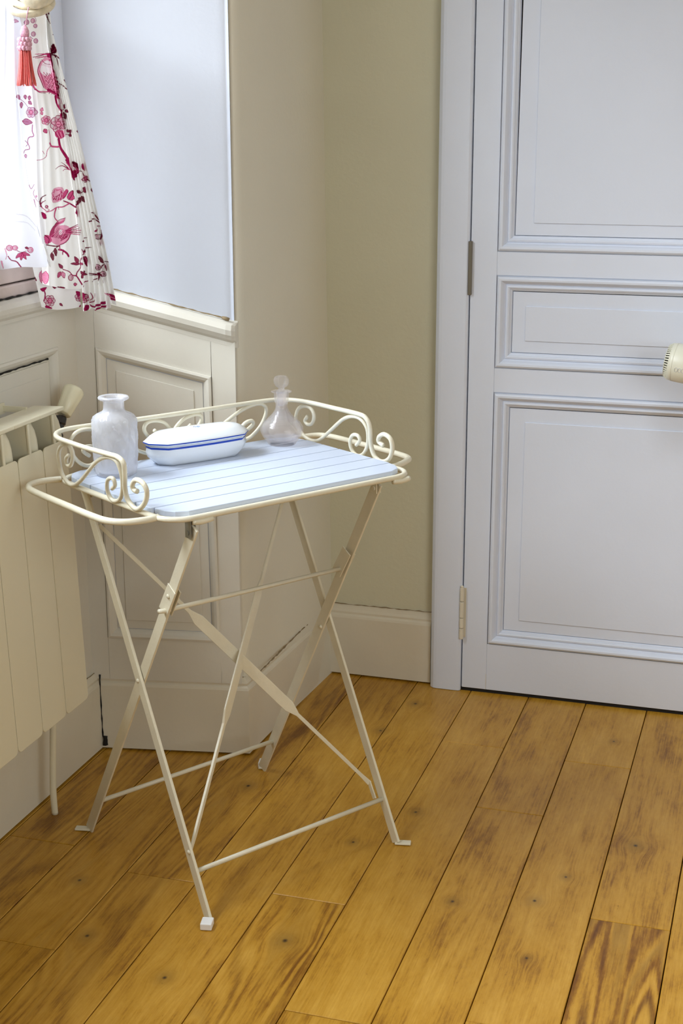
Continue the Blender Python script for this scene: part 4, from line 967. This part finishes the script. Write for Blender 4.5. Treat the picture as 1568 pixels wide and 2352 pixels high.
bm.faces.new(rings[0][::-1]); bm.faces.new(rings[-1])
bmesh.ops.recalc_face_normals(bm, faces=bm.faces); link('bottle_glass', bm, GB, bo, smooth=True)
de = empty('perfume_decanter', on_table(.226, .132, ZT), 0, label='small round clear glass decanter with faceted stopper at the back right of the table', cat='decanter')
bm = bmesh.new()
prof = [(.0, .0), (.028, .0), (.031, .002), (.034, .007), (.044, .020), (.0480, .031), (.0470, .040), (.041, .050), (.034, .0555), (.0325, .0565), (.032, .059), (.0295, .0605), (.022, .068), (.0155, .077), (.0130, .085), (.0128, .090), (.0155, .098), (.0165, .104), (.0165, .114), (.0175, .1165), (.0225, .118), (.0228, .1195), (.020, .1205), (.0135, .1195), (.0118, .115), (.0105, .100), (.0092, .088), (.0105, .078), (.018, .066), (.030, .055), (.0385, .047), (.0430, .038), (.0435, .030), (.040, .020), (.031, .010), (.0, .007)]
lathe(bm, [(max(r, .0003), z) for r, z in prof], 48); bmesh.ops.recalc_face_normals(bm, faces=bm.faces); link('decanter_glass', bm, GD, de, smooth=True)
bm = bmesh.new(); lathe(bm, [(.0006, .088), (.0088, .088), (.0100, .100), (.0112, .1145), (.0118, .1195), (.0075, .121), (.0062, .125), (.0075, .1275)], 24, cap1=False)
lathe(bm, [(.0075, .1275), (.0145, .1325), (.0178, .139), (.0178, .146), (.0145, .1515), (.008, .154), (.0006, .1545)], 8); 
bmesh.ops.remove_doubles(bm, verts=bm.verts, dist=.00001); bmesh.ops.recalc_face_normals(bm, faces=bm.faces)
link('stopper', bm, GD, de, label='faceted glass stopper')
bm = bmesh.new(); lathe(bm, [(.0090, .090), (.0105, .100), (.0116, .1155)], 24, cap0=False, cap1=False); 
# porcelain box
bx = empty('porcelain_box', on_table(.002, .134, ZT), TR+math.radians(-3.5), label='long white porcelain box with lid and two cobalt blue lines', cat='box')
def octo(hl_, hw, ch, bow=.006, n=5):
    q = []
    cx_ = hl_-ch
    for i in range(n+1):
        t = -1+2*i/n; q.append((t*cx_, -hw-bow*(1-t*t)))
    q.append((hl_, -hw*.30)); q.append((hl_, hw*.30))
    for i in range(n+1):
        t = 1-2*i/n; q.append((t*cx_, hw+bow*(1-t*t)))
    q.append((-hl_, hw*.30)); q.append((-hl_, -hw*.30))
    return q
def loft(bm, secs, cap0=True, cap1=True, mats=None):
    rs = []
    for (hl_, hw, ch, bow, z) in secs: rs.append([bm.verts.new((x, y, z)) for x, y in octo(hl_, hw, ch, bow)])
    for j, (a, b) in enumerate(zip(rs, rs[1:])):
        for i in range(len(a)):
            f = bm.faces.new((a[i], a[(i+1) % len(a)], b[(i+1) % len(a)], b[i]))
            f.smooth = True
            if mats: f.material_index = mats[j]
    if cap0: bm.faces.new(rs[0][::-1])
    if cap1: bm.faces.new(rs[-1])
bm = bmesh.new()
loft(bm, [(.090, .026, .018, .003, .0), (.097, .030, .020, .004, .001), (.101, .033, .020, .004, .006), (.112, .0375, .024, .005, .016), (.1165, .0395, .026, .006, .027), (.1145, .0385, .026, .006, .0355), (.1150, .0388, .026, .006, .0362), (.1160, .0394, .026, .006, .0380), (.1162, .0396, .026, .006, .0408), (.112, .037, .026, .006, .0425)], mats=[0, 0, 0, 0, 0, 0, 1, 1, 0])
for e in bm.edges:
    if len(e.link_faces) == 2 and e.calc_face_angle(0) > .5: e.smooth = False
bmesh.ops.recalc_face_normals(bm, faces=bm.faces); link('box_body', bm, [PORC, BLUE], bx)
bm = bmesh.new()
loft(bm, [(.115, .039, .026, .006, .0430), (.1195, .0420, .027, .006, .0452), (.1215, .0435, .028, .006, .0470), (.1214, .0434, .028, .006, .0496), (.117, .0405, .027, .006, .0530), (.106, .033, .024, .005, .0620), (.097, .026, .022, .004, .0665), (.080, .018, .018, .003, .0685), (.05, .008, .01, .002, .0692)], mats=[0, 0, 1, 0, 0, 0, 0, 0])
for e in bm.edges:
    if len(e.link_faces) == 2 and e.calc_face_angle(0) > .5: e.smooth = False
bmesh.ops.recalc_face_normals(bm, faces=bm.faces); lid = link('box_lid', bm, [PORC, BLUE], bx)
bm = bmesh.new()
for pts in ([(-.008, .003), (-.004, .006), (0, .002), (.004, .006), (.008, .002)], [(-.006, -.002), (-.002, .002), (.002, -.004), (.006, 0)], [(-.003, .0), (.0, -.005), (.003, .001)]):
    tube(bm, [(x, y-.004, .0694-abs(y-.004)*.06) for x, y in pts], .0007, 6, sm=4)
link('emblem', bm, PALEBLUE, lid, smooth=True, label='small pale blue painted emblem')
bm = bmesh.new()
for cx_ in (-.050, .048):
    for j in range(2):
        for k in range(5):
            x = cx_+(k-2)*.006; y = -.006+j*.008
            tube(bm, [(x, y, .0689), (x+.0018, y+.003, .0688), (x+.003, y, .0689)], .0004, 5)
link('faded_lettering', bm, PALEGREY, lid, smooth=True, kind='stuff')

# ------------------------------------------------------------ hair dryer hanging by the door, right edge
hd = empty('hair_dryer', (-.285, 3.585, .972), 0, label='beige plastic hair dryer, vented end showing at the right edge before the door', cat='hair dryer')
ax = Vector((.955, -.10, -.13)).normalized(); Q = ax.to_track_quat('Z', 'Y').to_matrix().to_4x4()
bm = bmesh.new(); lathe(bm, [(.0, -.004), (.030, -.003), (.0395, -.001)], 48, mtx=Q); 
bmesh.ops.remove_doubles(bm, verts=bm.verts, dist=.00001); link('end_cap', bm, DRYM, hd, smooth=True)
bm = bmesh.new(); n_ = 44; R1 = .0432
for k in range(n_):      # vent ring: ribs with real gaps
    t0 = 2*math.pi*k/n_; t1 = t0+2*math.pi/n_*.52
    q_ = []
    for t in (t0, t1):
        for r_, z in ((.0395, -.001), (.0435, .006), (.0445, .0085), (.040, .0085)): q_.append(bm.verts.new((r_*math.cos(t), r_*math.sin(t), z)))
    for f in ((0, 1, 2, 3), (7, 6, 5, 4), (0, 4, 5, 1), (1, 5, 6, 2), (2, 6, 7, 3), (3, 7, 4, 0)): bm.faces.new([q_[i] for i in f])
bmesh.ops.recalc_face_normals(bm, faces=bm.faces); bmesh.ops.transform(bm, matrix=Q, verts=bm.verts); link('vent_ring', bm, DRYM, hd)
bm = bmesh.new(); lathe(bm, [(.030, -.002), (.038, .001), (.038, .009)], 40, mtx=Q); link('vent_interior', bm, DARK, hd)
bm = bmesh.new(); lathe(bm, [(.040, .0085), (.0445, .0086), (.0462, .019), (.0462, .0195)], 56, cap0=False, cap1=False, mtx=Q); link('collar', bm, DRYM, hd, smooth=True)
bm = bmesh.new(); lathe(bm, [(.0458, .0195), (.0464, .0205), (.0470, .06), (.046, .12), (.040, .16), (.031, .19), (.029, .24), (.027, .24)], 56, cap0=False, mtx=Q); link('barrel', bm, DRYM, hd, smooth=True)
bm = bmesh.new()
hp = Q @ Vector((0, 0, .09)); tube(bm, [hp+Vector((0, 0, -.03)), hp+Vector((.01, .0, -.10)), hp+Vector((.025, 0, -.19))], .018, 20, sm=4); link('handle', bm, DRYM, hd, smooth=True)
bm = bmesh.new()
side = Vector((0, -1, 0)); side = (side-ax*side.dot(ax)).normalized(); upv = ax.cross(side).normalized()
if upv.z < 0: upv = -upv
for k in range(6):
    pts = []
    for j in range(14):
        t = 2*math.pi*j/14; u_ = .031+k*.0082+.0036*math.cos(t); v_ = -.010+.0052*math.sin(t)
        dn_ = (side*math.sqrt(max(0, .0470**2-v_*v_))+upv*v_)
        pts.append(ax*u_+dn_)
    tube(bm, pts, .00035, 5, True)
link('embossed_ovals', bm, PALEGREY, hd, smooth=True)
boxo('wall_clip', (.07, .12, .0, .1455, -.02, .03), DRYM, hd, .004)
